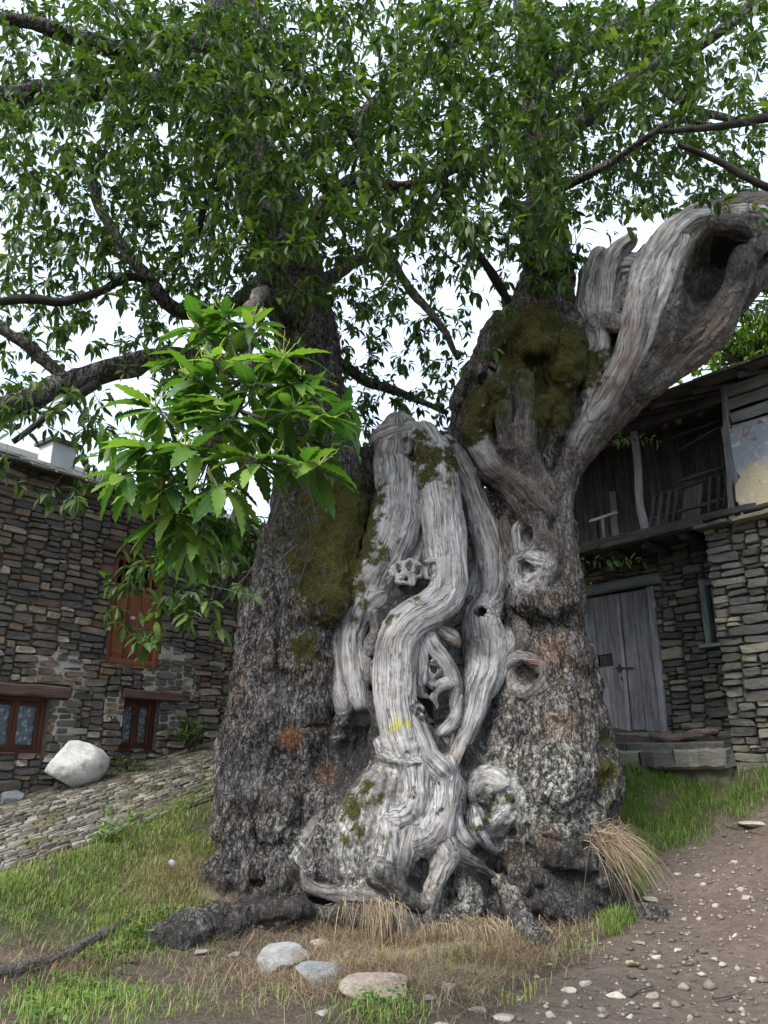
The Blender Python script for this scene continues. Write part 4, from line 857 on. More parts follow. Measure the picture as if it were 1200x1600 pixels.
def lay_stones(parent, stones, org, U, Nn, variants, mats, depth=0.10, joint=0.012, limit=280, vis=None, seed=5, name='stone'):
    """each stone its own part; the ones that show least are joined"""
    r = np.random.default_rng(seed); U3 = np.array([*U, 0]); N3 = np.array([*Nn, 0]); rec = []
    mesh = []
    for i, (V, F) in enumerate(variants):
        me = make_mesh(name, V, F); me.materials.append(mats[0]); mesh.append(me)
    for (u, z, w, h) in stones:
        p = np.array([*org, 0])+U3*u+np.array([0, 0, z]); px, py, d = to_px(p); v = vis(px, py) if vis else True
        rec.append(((w*h/d**2 if v else -1+w*h*1e-3), p, w, h))
    rec.sort(key=lambda q: -q[0]); mb = MB()
    for i, (sc, p, w, h) in enumerate(rec):
        k = r.integers(len(variants)); dp = depth*r.uniform(.75, 1.25); off = -depth*.55+r.normal(0, .007); rot = r.normal(0, .045)
        cx = U3*math.cos(rot)+np.array([0, 0, math.sin(rot)]); cz = np.array([0, 0, math.cos(rot)])-U3*math.sin(rot); fl = 1 if r.random() < .5 else -1
        X = cx*(w-joint)*fl; Zv = cz*(h-joint); Y = N3*dp; o = p+N3*off
        if i < limit and sc > 0:
            m = Matrix(((X[0], Y[0], Zv[0], o[0]), (X[1], Y[1], Zv[1], o[1]), (X[2], Y[2], Zv[2], o[2]), (0, 0, 0, 1))); inst(name, mesh[k], parent, m)
        else:
            V, F = variants[k]; mb.add(o+V[:, 0:1]*X+V[:, 1:2]*Y+V[:, 2:3]*Zv, F, rnd=r.random())
    if mb.n: o = mb.build(name+'_rows', mats[1], parent); o['kind'] = 'stuff'
def wall_sheet(name, org, U, Nn, u0, u1, z0, z1, ops, n0, thick, mat, parent):
    """a wall with real openings and reveals"""
    us = sorted({u0, u1, *[min(max(q, u0), u1) for o in ops for q in o[:2]]}); zs = sorted({z0, z1, *[min(max(q, z0), z1) for o in ops for q in o[2:]]}); mb = MB()
    W = lambda u, n, z: np.array([org[0]+U[0]*u+Nn[0]*n, org[1]+U[1]*u+Nn[1]*n, z])
    inside = lambda u, z: any(o[0] < u < o[1] and o[2] < z < o[3] for o in ops)
    for a, b in zip(us, us[1:]):
        for c, d in zip(zs, zs[1:]):
            if inside((a+b)/2, (c+d)/2): continue
            mb.add([W(a, n0, c), W(b, n0, c), W(b, n0, d), W(a, n0, d)], [[0, 1, 2, 3]]); mb.add([W(a, n0-thick, c), W(b, n0-thick, c), W(b, n0-thick, d), W(a, n0-thick, d)], [[3, 2, 1, 0]])
    for o0, o1, p0, p1 in ops:
        for (a, c, b, d) in ((o0, p0, o0, p1), (o1, p1, o1, p0), (o0, p1, o1, p1), (o1, p0, o0, p0)): mb.add([W(a, n0, c), W(b, n0, d), W(b, n0-thick, d), W(a, n0-thick, c)], [[0, 1, 2, 3]])
    for (a, c, b, d) in ((u0, z0, u0, z1), (u1, z1, u1, z0), (u0, z1, u1, z1)): mb.add([W(a, n0, c), W(b, n0, d), W(b, n0-thick, d), W(a, n0-thick, c)], [[3, 2, 1, 0]])
    return mb.build(name, mat, parent)

# ------------------------------------------------------------------ the stone house
house = empty('stone_house', (H0[0], H0[1], 1.24)); tag(house, 'dark rubble stone house with slate roof beside the sloping cobbled lane', 'house')
HN3 = np.array([*HN, 0]); HU3 = np.array([*HU, 0]); H03 = np.array([*H0, 0])
def huz(px, py, n=0.0):
    P = on_plane(px, py, H03+HN3*n, HN3); return float((P[:2]-H0)@HU), float(P[2])
def hp(u, z, n=0.0): return H03+HU3*u+HN3*n+np.array([0, 0, z])
def rect(x0, y0, x1, y1, n=0.0):
    (a, z1_) = huz(x0, y0, n); (b, z0_) = huz(x1, y1, n); return [a, b, z0_, z1_]
w1 = [huz(-62, 1090)[0], huz(79, 1090)[0], huz(75, 1177)[1], huz(40, 1088)[1]]
w2 = [huz(193, 1092)[0], huz(249, 1092)[0], huz(215, 1171)[1], huz(220, 1093)[1]]
w3 = [huz(163, 1035)[0], huz(246, 1040)[0], huz(200, 1039)[1], huz(200, 868)[1]]
OPS = [w1, w2, w3]; ZE = 5.28; UA, UB = -2.6, 6.0
wall_sheet('mortar_core', H0, HU, HN, UA, UB, 0.3, ZE, OPS, -0.012, 0.55, M['mortar'], house)
LINT = []
for (xa, ya, xb, yb, hh, w) in ((-75, 1081, 104, 1081, .15, w1), (189, 1080, 281, 1083, .13, w2), (158, 862, 262, 868, .15, w3)):
    ua = huz(xa, ya)[0]; ub = huz(xb, yb)[0]; zt = w[3]; LINT.append([ua, ub, zt, zt+hh])
SV = stone_variants('rubble', 16, 3)
st = clip_openings(skyline(UA, UB, 0.35, ZE-.02, .055, .125, (1.8, 4.2), 21), [w1, w2, w3]+LINT)
lay_stones(house, st, H0, HU, HN, SV, (M['hstone'], M['hstone_a']), 0.11, 0.009, 285, lambda x, y: -10 < x < 385 and 700 < y < 1260)
for (ua, ub, za, zb) in LINT: board('lintel', hp(ua, (za+zb)/2, 0.0), hp(ub, (za+zb)/2, 0.0), zb-za-.008, .2, HN3, M['lintel'], house, 6, .006)
# pale re-pointing round the openings
pb = MB(); cells = {}
spots = [(100, 1062, .35), (92, 1130, .22), (75, 1060, .2), (262, 1052, .42), (275, 1075, .35), (268, 1120, .28), (182, 1110, .22), (195, 1150, .14), (240, 1062, .25), (285, 1040, .22), (95, 1165, .12), (345, 1040, .12), (348, 1000, .10), (60, 1045, .18)]
sp = [(*huz(x, y), r) for x, y, r in spots]; gg = 0.035
uu, zz = np.meshgrid(np.arange(-1.5, 3.0, gg), np.arange(1.2, 3.2, gg), indexing='ij'); nz = fbm(np.stack([uu.ravel()*7, zz.ravel()*7, 0*uu.ravel()], 1), 3, 91)*.16
dd = np.min([np.hypot(uu.ravel()-a, zz.ravel()-b)-r for a, b, r in sp], axis=0)+nz
for u, z, k in zip(uu.ravel(), zz.ravel(), dd):
    if k > 0 or any(o[0]-gg < u < o[1] and o[2]-gg < z < o[3] for o in OPS+LINT): continue
    pb.add([hp(u, z, .026), hp(u+gg, z, .026), hp(u+gg, z+gg, .026), hp(u, z+gg, .026)], [[0, 1, 2, 3]])
po = pb.build('lime_pointing', M['limemortar'], house)
# lace, glass, frames
def mat_lace():
    m = NT('lace_curtain'); P = m.pos(); v = m.voro(P, 17.0, 'F1'); w = m.voro(P, 70.0, 'DISTANCE_TO_EDGE'); f = m.add(m.mul(m.rng(v, .25, .55), .7), m.mul(m.rng(w, .02, .12, 1, 0), .6))
    m.princ(m.mix(m.math('MINIMUM', f, 1.0), (.85, .9, .93), (.16, .22, .27)), .9); return m.m
def mat_glass():
    m = NT('window_glass'); t = m.n('BsdfTransparent'); g = m.n('BsdfGlossy'); g.inputs['Roughness'].default_value = .06; fr = m.n('Fresnel'); fr.inputs[0].default_value = 1.5
    mx = m.n('MixShader'); m.set(mx.inputs[0], m.add(m.mul(fr.outputs[0], 1.0), .04)); m.t.links.new(t.outputs[0], mx.inputs[1]); m.t.links.new(g.outputs[0], mx.inputs[2]); m.t.links.new(mx.outputs[0], m.out.inputs['Surface']); return m.m
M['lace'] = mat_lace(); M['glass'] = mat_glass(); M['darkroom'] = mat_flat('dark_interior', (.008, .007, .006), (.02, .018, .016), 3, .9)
def slab(name, a, b, z0, z1, n0, n1, mat, parent, P=None):
    P = P or hp; V = [P(a, z0, n0), P(b, z0, n0), P(b, z1, n0), P(a, z1, n0), P(a, z0, n1), P(b, z0, n1), P(b, z1, n1), P(a, z1, n1)]
    return obj(name, V, [[0, 1, 2, 3], [7, 6, 5, 4], [4, 5, 1, 0], [5, 6, 2, 1], [6, 7, 3, 2], [7, 4, 0, 3]], mat, parent)
def window(w, cols, fr=0.055, label=None):
    a, b, z0, z1 = w; win = empty('window', hp((a+b)/2, z0, -.1), house)
    if label: win['label'] = label
    f = lambda nm, p, q, wd: board(nm, p, q, wd, .06, HN3, M['redwood'], win, 3, .001)
    f('frame', hp(a+fr/2, z0, -.10), hp(a+fr/2, z1, -.10), fr); f('frame', hp(b-fr/2, z0, -.10), hp(b-fr/2, z1, -.10), fr)
    f('frame', hp(a+fr, z0+fr/2, -.103), hp(b-fr, z0+fr/2, -.103), fr); f('frame', hp(a+fr, z1-fr/2, -.103), hp(b-fr, z1-fr/2, -.103), fr)
    pw = (b-a-2*fr)/cols
    for c in range(cols):
        x0 = a+fr+c*pw; sw = .05
        sash = board('sash', hp(x0+sw/2, z0+fr, -.112), hp(x0+sw/2, z1-fr, -.112), sw, .045, HN3, M['redwood'], win, 3, .001)
        board('sash', hp(x0+pw-sw/2, z0+fr, -.115), hp(x0+pw-sw/2, z1-fr, -.115), sw, .045, HN3, M['redwood'], win, 3, .001)
        board('sash', hp(x0+sw, z0+fr+sw/2, -.118), hp(x0+pw-sw, z0+fr+sw/2, -.118), sw, .045, HN3, M['redwood'], win, 3, .001)
        board('sash', hp(x0+sw, z1-fr-sw/2, -.121), hp(x0+pw-sw, z1-fr-sw/2, -.121), sw, .045, HN3, M['redwood'], win, 3, .001)
        obj('pane', [hp(x0+sw, z0+fr+sw, -.122), hp(x0+pw-sw, z0+fr+sw, -.122), hp(x0+pw-sw, z1-fr-sw, -.122), hp(x0+sw, z1-fr-sw, -.122)], [[0, 1, 2, 3]], M['glass'], win)
        n = 24; V = []; F = []
        for i in range(n+1):
            u = x0+pw*(i/n)*.98+.005; dn = -.165+.006*math.sin(i*1.7)
            V += [hp(u, z0+fr, dn), hp(u, z1-fr, dn)]
            if i: F.append([2*i-2, 2*i, 2*i+1, 2*i-1])
        obj('lace_curtain', V, F, M['lace'], win)
    board('sill', hp(a-.03, z0-.012, -.02), hp(b+.03, z0-.012, -.02), .14, .025, (0, 0, 1), M['redwood'], win, 3, .001)
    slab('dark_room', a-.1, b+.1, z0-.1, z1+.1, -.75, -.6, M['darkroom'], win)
window(w1, 3, label='wide red-brown window with lace curtains'); window(w2, 2, .05, label='small red-brown window with two lace-curtained panes')
# tall shuttered loft door
sd = empty('shutter_door', hp((w3[0]+w3[1])/2, w3[2], -.06), house); sd['label'] = 'tall orange-brown panelled shutter door of the upper floor'
a, b, z0, z1 = w3; fr = .075
for x in (a+fr/2, b-fr/2): board('door_frame', hp(x, z0, -.05), hp(x, z1, -.05), fr, .09, HN3, M['shutter'], sd, 4, .002)
board('door_frame', hp(a+fr, z0+.04, -.055), hp(b-fr, z0+.04, -.055), .08, .08, HN3, M['shutter'], sd, 4, .002); board('door_frame', hp(a+fr, z1-.04, -.055), hp(b-fr, z1-.04, -.055), .08, .08, HN3, M['shutter'], sd, 4, .002)
pw = (b-a-2*fr)/3
for c in range(3):
    x = a+fr+pw*(c+.5); zm = z0+.08+(z1-z0-.16)*.72
    board('panel', hp(x, z0+.08, -.075), hp(x, zm, -.075), pw-.012, .03, HN3, M['shutter'], sd, 4, .001)
    pr = board('raised_panel', hp(x, z0+.16, -.055), hp(x, zm-.08, -.055), pw-.08, .02, HN3, M['shutter'], sd, 4, .001)
    for e in (-1, 1): V = hp(x+e*(pw/2-.05), z0+.12, -.05); board('stud', V, V+HN3*.02, .018, .018, (0, 0, 1), M['iron'], sd, 1, 0)
    if c != 1: board('glazing_bar', hp(x, zm, -.075), hp(x, z1-.08, -.075), .03, .03, HN3, M['shutter'], sd, 3, .001)
board('mid_rail', hp(a+fr, zm+.03, -.06), hp(b-fr, zm+.03, -.06), .06, .05, HN3, M['shutter'], sd, 3, .001)
obj('pane', [hp(a+fr, zm, -.085), hp(b-fr, zm, -.085), hp(b-fr, z1-.08, -.085), hp(a+fr, z1-.08, -.085)], [[0, 1, 2, 3]], M['glass'], sd)
kb = on_plane(206, 966, H03+HN3*(-.05), HN3); board('knob', kb, kb+HN3*.05, .045, .045, (0, 0, 1), M['white_render'], sd, 2, .001)
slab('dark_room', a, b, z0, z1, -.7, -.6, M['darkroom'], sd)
# slate roof: rows of rough slabs, real thickness
roof = empty('roof', hp(1.5, ZE, 0), house); rr = np.random.default_rng(8)
slab('roof_boarding', UA-.2, UB, ZE-.0, ZE+.05, -.5, .22, M['darkplank'], roof)
pitch = math.radians(24); mesh_sl = []
for k in range(8):
    b8 = np.array([(-.5, -.45), (-.2, -.5), (.25, -.48), (.5, -.4), (.5, .5), (-.5, .5)])+rr.normal(0, .03, (6, 2)); V = [(x, y, 0) for x, y in b8]+[(x*.97, y*.97, 1) for x, y in b8]
    me = make_mesh('slate', np.array(V), [[5, 4, 3, 2, 1, 0], [6, 7, 8, 9, 10, 11]]+[[i, (i+1) % 6, 6+(i+1) % 6, 6+i] for i in range(6)]); me.materials.append(M['slate']); mesh_sl.append(me)
for row in range(7):
    u = UA-.2+rr.uniform(0, .2)
    while u < UB-.3:
        w = rr.uniform(.25, .5); n = .36-row*.22*math.cos(pitch)-.25; z = ZE+.055+row*.22*math.sin(pitch)+.02*(row % 2)+rr.uniform(0, .012)
        ce, se = math.cos(pitch), math.sin(pitch); back = -HN3*ce+np.array([0, 0, se]); nr = HN3*se+np.array([0, 0, ce]); X = HU3*(w-.01); Y = back*.5; Z = nr*rr.uniform(.018, .035); o = hp(u+w/2, z, n)
        inst('slate', mesh_sl[rr.integers(8)], roof, Matrix(((X[0], Y[0], Z[0], o[0]), (X[1], Y[1], Z[1], o[1]), (X[2], Y[2], Z[2], o[2]), (0, 0, 0, 1)))); u += w
slab('roof_deck', UA-.2, UB, ZE+.0, ZE+.06, -3.4, -.5, M['darkplank'], roof); 
V = [hp(UA-.2, ZE+.055, .2), hp(UB, ZE+.055, .2), hp(UB, ZE+1.65, -3.4), hp(UA-.2, ZE+1.65, -3.4), hp(UA-.2, ZE+.0, -3.4), hp(UB, ZE+.0, -3.4)]
obj('roof_slope', V, [[0, 1, 2, 3], [1, 5, 2], [0, 3, 4], [3, 2, 5, 4]], M['slate'], roof)
for (u_, n_, z0_, z1_) in ((UA, -3.4, .2, ZE), (UB, -3.4, .2, ZE)): pass
slab('gable_wall', UA, UA+.4, .3, ZE, -3.4, -.6, M['mortar'], house); slab('gable_wall', UB-.4, UB, .3, ZE, -3.4, -.6, M['mortar'], house); slab('rear_wall', UA, UB, .3, ZE, -3.6, -3.41, M['mortar'], house)
cu, cz = huz(86, 757, -.9); ch = empty('chimney', hp(cu, cz-.3, -.9), roof)
slab('chimney_stack', cu-.2, cu+.2, cz-.5, cz+.62, -1.15, -.75, M['white_render'], ch); slab('chimney_cap', cu-.26, cu+.26, cz+.623, cz+.68, -1.21, -.69, M['slate'], ch)

# ------------------------------------------------------------------ cobbled lane
def rp(a, p, dz=0.0):
    x = H0[0]+HU[0]*a+HN[0]*p; y = H0[1]+HU[1]*a+HN[1]*p; z, _, _ = road_z(np.asarray(x), np.asarray(y)); return np.array([x, y, float(z)+dz])
road = empty('road', rp(0, 1.3)); road['kind'] = 'structure'
aa = np.linspace(-5, 5.5, 80); pp = np.linspace(-.02, ROAD_W, 22); V = np.array([rp(a, p, -.012+.02*math.sin(3*a+p)*.3) for a in aa for p in pp]); i = (np.arange(79)[:, None]*22+np.arange(21)[None, :]).ravel()
rb = obj('road_bed', V, np.stack([i, i+22, i+23, i+1], 1)[:, ::-1], M['roadbed'], road, None, True)
rr = np.random.default_rng(31); setts = []; p = .12
while p < ROAD_W-.06:
    ph = rr.uniform(.06, .10); a = -3.2+rr.uniform(0, .1)
    while a < 4.5:
        w = rr.uniform(.10, .22); setts.append((a+w/2, p+ph/2, w, ph)); a += w
    p += ph
rec = []
for a, p, w, h in setts:
    P = rp(a, p); px, py, d = to_px(P); vis = -20 < px < 365 and 1130 < py < 1400
    bury = .5+.5*math.sin(a*2.3+1)*math.sin(p*1.7) ; bury = (1-min(1, p/1.5))*.9+.25*rr.random()
    rec.append(((w*h/d**3 if vis else -1), a, p, w, h, bury))
rec.sort(key=lambda q: -q[0]); mb = MB(); SVS = stone_variants('sett', 8, 9); ms = []
for V, F in SVS: me = make_mesh('sett', V, F); me.materials.append(M['sett']); ms.append(me)
k3 = 0; A3 = HU3+np.array([0, 0, .225]); A3 /= np.linalg.norm(A3); P3 = HN3-np.array([0, 0, .06]); P3 /= np.linalg.norm(P3); U3_ = np.cross(P3, A3); U3_ = U3_ if U3_[2] > 0 else -U3_
for s_, a, p, w, h, bury in rec:
    k = rr.integers(8); o = rp(a, p)-U3_*(.055+.030*bury+rr.normal(0, .004)); X = A3*(w-.012); Y = U3_*.07; Z = P3*(h-.01)
    if s_ > 0 and k3 < 285: inst('sett', ms[k], road, Matrix(((X[0], Y[0], Z[0], o[0]), (X[1], Y[1], Z[1], o[1]), (X[2], Y[2], Z[2], o[2]), (0, 0, 0, 1)))); k3 += 1
    else: V, F = SVS[k]; mb.add(o+V[:, 0:1]*X+V[:, 1:2]*Y+V[:, 2:3]*Z, F, rnd=rr.random())
so = mb.build('sett_rows', M['sett_a'], road); so['kind'] = 'stuff'
# ------------------------------------------------------------------ the barn
BC = np.array([4.30, 9.9]); BD = np.array([-.669, .743]); BD /= np.linalg.norm(BD); BN = np.array([-BD[1], BD[0]]); BC3 = np.array([*BC, 0]); BD3 = np.array([*BD, 0]); BN3 = np.array([*BN, 0])
def bp(s, z, n=0.0): return BC3+BD3*s+BN3*n+np.array([0, 0, z])
def bsz(px, py, n=0.0):
    P = on_plane(px, py, BC3+BN3*n, BN3); return float((P[:2]-BC)@BD), float(P[2])
barn = empty('stone_barn', bp(1, 1.5, -.8)); tag(barn, 'old slate-stone barn with sagging timber balcony and weathered double door', 'barn')
NR = -.8
dl = bsz(868, 1050, NR)[0]; dr = bsz(1022, 1050, NR)[0]; dzb = bsz(975, 1144, NR)[1]; dzt = bsz(975, 923, NR)[1]
wl_, wr_ = bsz(1096, 950, NR)[0], bsz(1150, 950, NR)[0]; wzb, wzt = bsz(1105, 1007, NR)[1], bsz(1105, 905, NR)[1]
bops = [[dr-.14, dl+.14, dzb-.02, dzt+.02], [wr_, wl_, wzb, wzt]]
wall_sheet('mortar_core', BC, BD, BN, -1.6, 4.6, 1.0, 6.4, bops, NR-.04, .5, M['mortar'], barn)
SB = stone_variants('slate_rubble', 14, 13)
lint = [dr-.3, dl+.3, dzt+.02, dzt+.2]
st = clip_openings(skyline(-.9, 4.5, 1.2, 6.3, .05, .13, (2.0, 4.6), 51), bops+[lint])
lay_stones(barn, st, BC, BD, BN, SB, (M['bstone'], M['bstone_a']), .10, .010, 130, lambda x, y: 885 < x < 1150 and 840 < y < 1200, 61)
BC_R = BC+BN*NR
# (stones of the recessed wall are laid on its own plane below)
for o in [c for c in barn.children if c.name.startswith('stone')]:
    o.location = o.location+Vector(BN3*NR)
# pier under the balcony corner
pier_z = bsz(1125, 826)[1]
slab('pier_core', -2.6, -.03, 1.0, pier_z-.03, -.78, -.035, M['mortar'], barn, bp)
st = skyline(-2.6, 0.0, 1.2, pier_z, .045, .15, (2.0, 4.5), 77)
n0 = set(c.name for c in barn.children)
lay_stones(barn, st, BC, BD, BN, SB, (M['bstone'], M['bstone_a']), .12, .010, 110, lambda x, y: 1100 < x < 1260 and 790 < y < 1230, 62)
# cap stones
for k in range(5): board('cap_stone', bp(.03-k*.5, pier_z+.02, -.06), bp(-.44-k*.5, pier_z+.025, -.06), .62, .05, (0, 0, 1), M['bstone'], barn, 5, .012)
# doorway
door = empty('barn_door', bp((dl+dr)/2, dzb, NR-.1), barn); door['label'] = 'weathered grey double plank door'
for sx, lab in ((dr-.07, 1), (dl+.07, 0)): board('door_frame', bp(sx, dzb-.02, NR-.06), bp(sx, dzt, NR-.06), .13, .14, BN3, M['greyplank'], door, 5, .005)
board('door_frame', bp(dr-.28, dzt+.1, NR-.03), bp(dl+.28, dzt+.1, NR-.03), .16, .16, BN3, M['greenframe'], door, 6, .005)
mid = bsz(975, 1050, NR)[0]; leafs = [(dr+.005, mid-.006), (mid+.006, dl-.005)]
for li, (s0, s1) in enumerate(leafs):
    lf = empty('door_leaf', bp((s0+s1)/2, dzb, NR-.1), door); ws = [.26, .2, .3, .24, .22]; s = s0; k = 0
    while s < s1-.01:
        w = min(ws[(k+li*4) % 5], s1-s); w = s1-s if s1-s-w < .08 else w; hat = li == 1 and k == 1
        if hat:
            zA = dzb+.98; zB = dzb+1.18
            board('plank', bp(s+w/2, dzb+.015, NR-.09), bp(s+w/2, zA, NR-.09), w-.006, .035, BN3, M['greyplank'], lf, 4, .002); board('plank', bp(s+w/2, zB, NR-.09), bp(s+w/2, dzt-.015, NR-.09), w-.006, .035, BN3, M['greyplank'], lf, 4, .002)
            board('cat_hatch', bp(s+w/2, zA+.005, NR-.105), bp(s+w/2, zB-.005, NR-.105), w-.05, .02, BN3, M['darkplank'], lf, 2, .001)
        else: board('plank', bp(s+w/2, dzb+.015+.01*(k % 2), NR-.09+.003*(k % 2)), bp(s+w/2, dzt-.015, NR-.09+.003*(k % 2)), w-.006, .035, BN3, M['greyplank'], lf, 6, .0025)
        s += w; k += 1
board('cover_strip', bp(mid+.03, dzb+.02, NR-.062), bp(mid+.03, dzt-.02, NR-.062), .06, .022, BN3, M['greyplank'], door, 5, .002)
zl = dzb+.93
board('latch', bp(mid-.14, zl, NR-.045), bp(mid+.16, zl+.02, NR-.045), .022, .014, BN3, M['iron'], door, 3, .001); board('hasp', bp(mid+.1, zl-.05, NR-.046), bp(mid+.1, zl+.07, NR-.046), .03, .012, BN3, M['iron'], door, 2, .001)
board('keyhole_plate', bp(mid+.09, zl-.17, NR-.07), bp(mid+.09, zl-.12, NR-.07), .03, .01, BN3, M['iron'], door, 1, 0)
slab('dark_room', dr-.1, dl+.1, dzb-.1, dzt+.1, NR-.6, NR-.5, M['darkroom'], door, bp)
bw = empty('window', bp((wl_+wr_)/2, wzb, NR-.1), barn); bw['label'] = 'narrow barn window with flaking green frame'
board('frame', bp(wl_-.05, wzb, NR-.04), bp(wl_-.05, wzt, NR-.04), .09, .14, BN3, M['greenframe'], bw, 4, .004); board('frame', bp(wl_, wzt-.045, NR-.043), bp(wr_, wzt-.045, NR-.043), .08, .13, BN3, M['greenframe'], bw, 4, .004)
board('sash', bp(wl_-.14, wzb, NR-.12), bp(wl_-.14, wzt-.09, NR-.12), .05, .04, BN3, M['greyplank'], bw, 3, .002); board('sill', bp(wl_+.06, wzb-.03, NR+.02), bp(wr_, wzb-.03, NR+.02), .18, .05, (0, 0, 1), M['greyplank'], bw, 3, .004)
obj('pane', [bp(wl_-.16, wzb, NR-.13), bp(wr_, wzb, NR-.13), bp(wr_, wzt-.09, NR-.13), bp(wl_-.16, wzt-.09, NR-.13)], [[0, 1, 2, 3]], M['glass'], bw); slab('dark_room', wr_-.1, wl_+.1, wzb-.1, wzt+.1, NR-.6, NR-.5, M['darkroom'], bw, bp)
# balcony
ZB = 4.55
bal = empty('balcony', bp(1, ZB, -.3), barn); bal['label'] = 'sagging open timber balcony'
board('edge_beam', bp(-1.3, ZB+.03, .05), bp(3.6, ZB-.03, .05), .14, .10, (0, 0, 1), M['darkplank'], bal, 14, .014)
board('edge_beam', bp(-.05, ZB-.06, .12), bp(1.7, ZB-.10, .10), .16, .07, (0, 0, 1), M['darkplank'], bal, 9, .016); board('edge_beam', bp(1.5, ZB-.085, .13), bp(3.6, ZB-.12, .13), .18, .06, (0, 0, 1), M['darkplank'], bal, 9, .016)
for k in range(24): board('floor_board', bp(-1.2+k*.2, ZB-.02, .10), bp(-1.2+k*.2, ZB-.02, NR-.02), .19, .03, (0, 0, 1), M['darkplank'], bal, 2, .004)
for k in range(6): board('joist', bp(.3+k*.6, ZB-.13, .02), bp(.3+k*.6, ZB-.13, NR), .1, .12, (0, 0, 1), M['darkplank'], bal, 3, .006)
P0 = bsz(1010, 826, .0); P1 = bsz(991, 676, .0); ps = [bp(P0[0], ZB+.06, .02), bp(P0[0]+.05, ZB+.5, .02), bp(P1[0]-.02, ZB+1.1, .02), bp(P1[0], 6.25, .02)]
tp, tr = catmull(ps, [.062, .06, .058, .055], step=.12); V, F, fu, fv = tube_geo(tp, tr, 9, .12, 3); obj('post', V, F, M['greyplank'], bal, {'fu': fu, 'fv': fv, 'fid': fu*0+3}, True)
q0 = bsz(1145, 808, .06); q1 = bsz(1134, 616, .06)
board('post', bp(q0[0], q0[1]-.06, .06), bp(q1[0], q1[1]+.1, .06), .085, .09, BN3, M['greyplank'], bal, 8, .006)
for k in range(24): board('back_board', bp(-1.1+k*.19, ZB, NR+.1), bp(-1.1+k*.19+.02, 6.3, NR+.1), .185, .03, BN3, M['darkplank'], bal, 4, .004)  # dark boards carried across the whole back to deepen the balcony's shade
board('back_board', bp(1.72, ZB, NR+.13), bp(1.70, ZB+1.0, NR+.13), .12, .03, BN3, M['greyplank'], bal, 4, .006)
# rails and slats left of the post
board('rail', bp(1.72, ZB+.38, .03), bp(1.25, ZB+.42, .03), .05, .03, BN3, M['greyplank'], bal, 3, .003); board('baluster', bp(1.5, ZB+.05, .03), bp(1.5, ZB+.40, .03), .04, .03, BN3, M['greyplank'], bal, 2, .003)
for k, (xa, ya, xb, yb) in enumerate([(1040, 690, 1133, 660), (1065, 705, 1135, 668)]):
    a_ = bsz(xa, ya, -.3); b_ = bsz(xb, yb, -.3); board('hanging_board', bp(a_[0], a_[1], -.3), bp(b_[0], b_[1], -.25), .16, .025, (0, 0, 1), M['darkplank'], bal, 4, .005)
# gable boarding and the flaking painted sheet on the right
for k in range(4):
    z = bsz(1160, 600+22*k, .08)[1]-.06; board('gable_board', bp(q1[0]-.03, z+.02, .085), bp(-2.2, z+.03, .085), .155, .03, BN3, M['greyplank'], bal, 6, .006)
def mat_flaked():
    m = NT('flaked_painted_sheet'); P = m.pos(); n1 = m.noise(P, 2.6, 6.0, .65, .8); n2 = m.noise(P, 8.0, 6.0, .7, .4); n3 = m.noise(P, 30.0, 4.0, .7)
    sep = m.n('SeparateXYZ'); m.set(sep.inputs[0], P)
    lo = m.rng(m.add(sep.outputs[2], m.mul(m.math('SUBTRACT', n1, .5), 1.1)), 5.05, 5.25)
    col = m.mix(lo, (.56, .46, .30), (.30, .32, .36)); col = m.mix(m.rng(n2, .56, .62), col, (.56, .54, .50)); col = m.mix(m.rng(m.noise(P, 4.2, 6.0, .7, 1.0), .58, .64), col, m.mix(n3, (.16, .07, .045), (.32, .20, .15))); col = m.mix(m.rng(n3, .62, .72), col, (.12, .11, .11))
    m.princ(col, .8, m.bump(m.add(n2, n3), .01, .8), .25); return m.m
M['flaked'] = mat_flaked()
E = [bsz(x, y, .10) for x, y in [(1140, 672), (1150, 735), (1158, 745), (1150, 760), (1151, 783), (1162, 795)]]
zb_ = E[-1][1]; top = E[0][1]; out = E+[(-2.2, zb_+.05), (-2.2, top+.02)]
V = [bp(s, z, .105) for s, z in out]+[bp(s, z, .125) for s, z in out]; nn = len(out)
obj('painted_sheet', V, [list(range(nn))[::-1], [nn+i for i in range(nn)]]+[[i, (i+1) % nn, nn+(i+1) % nn, nn+i] for i in range(nn)], M['flaked'], bal)['label'] = 'flaking cream and slate-blue painted sheet'
board('corner_board', bp(E[0][0]+.05, top+.05, .11), bp(E[-1][0]+.02, zb_-.12, .11), .11, .03, BN3, M['greyplank'], bal, 7, .010, .25)
slab('balcony_end_wall', -2.3, -2.2, 4.4, 6.6, NR, .1, M['darkplank'], bal, bp)
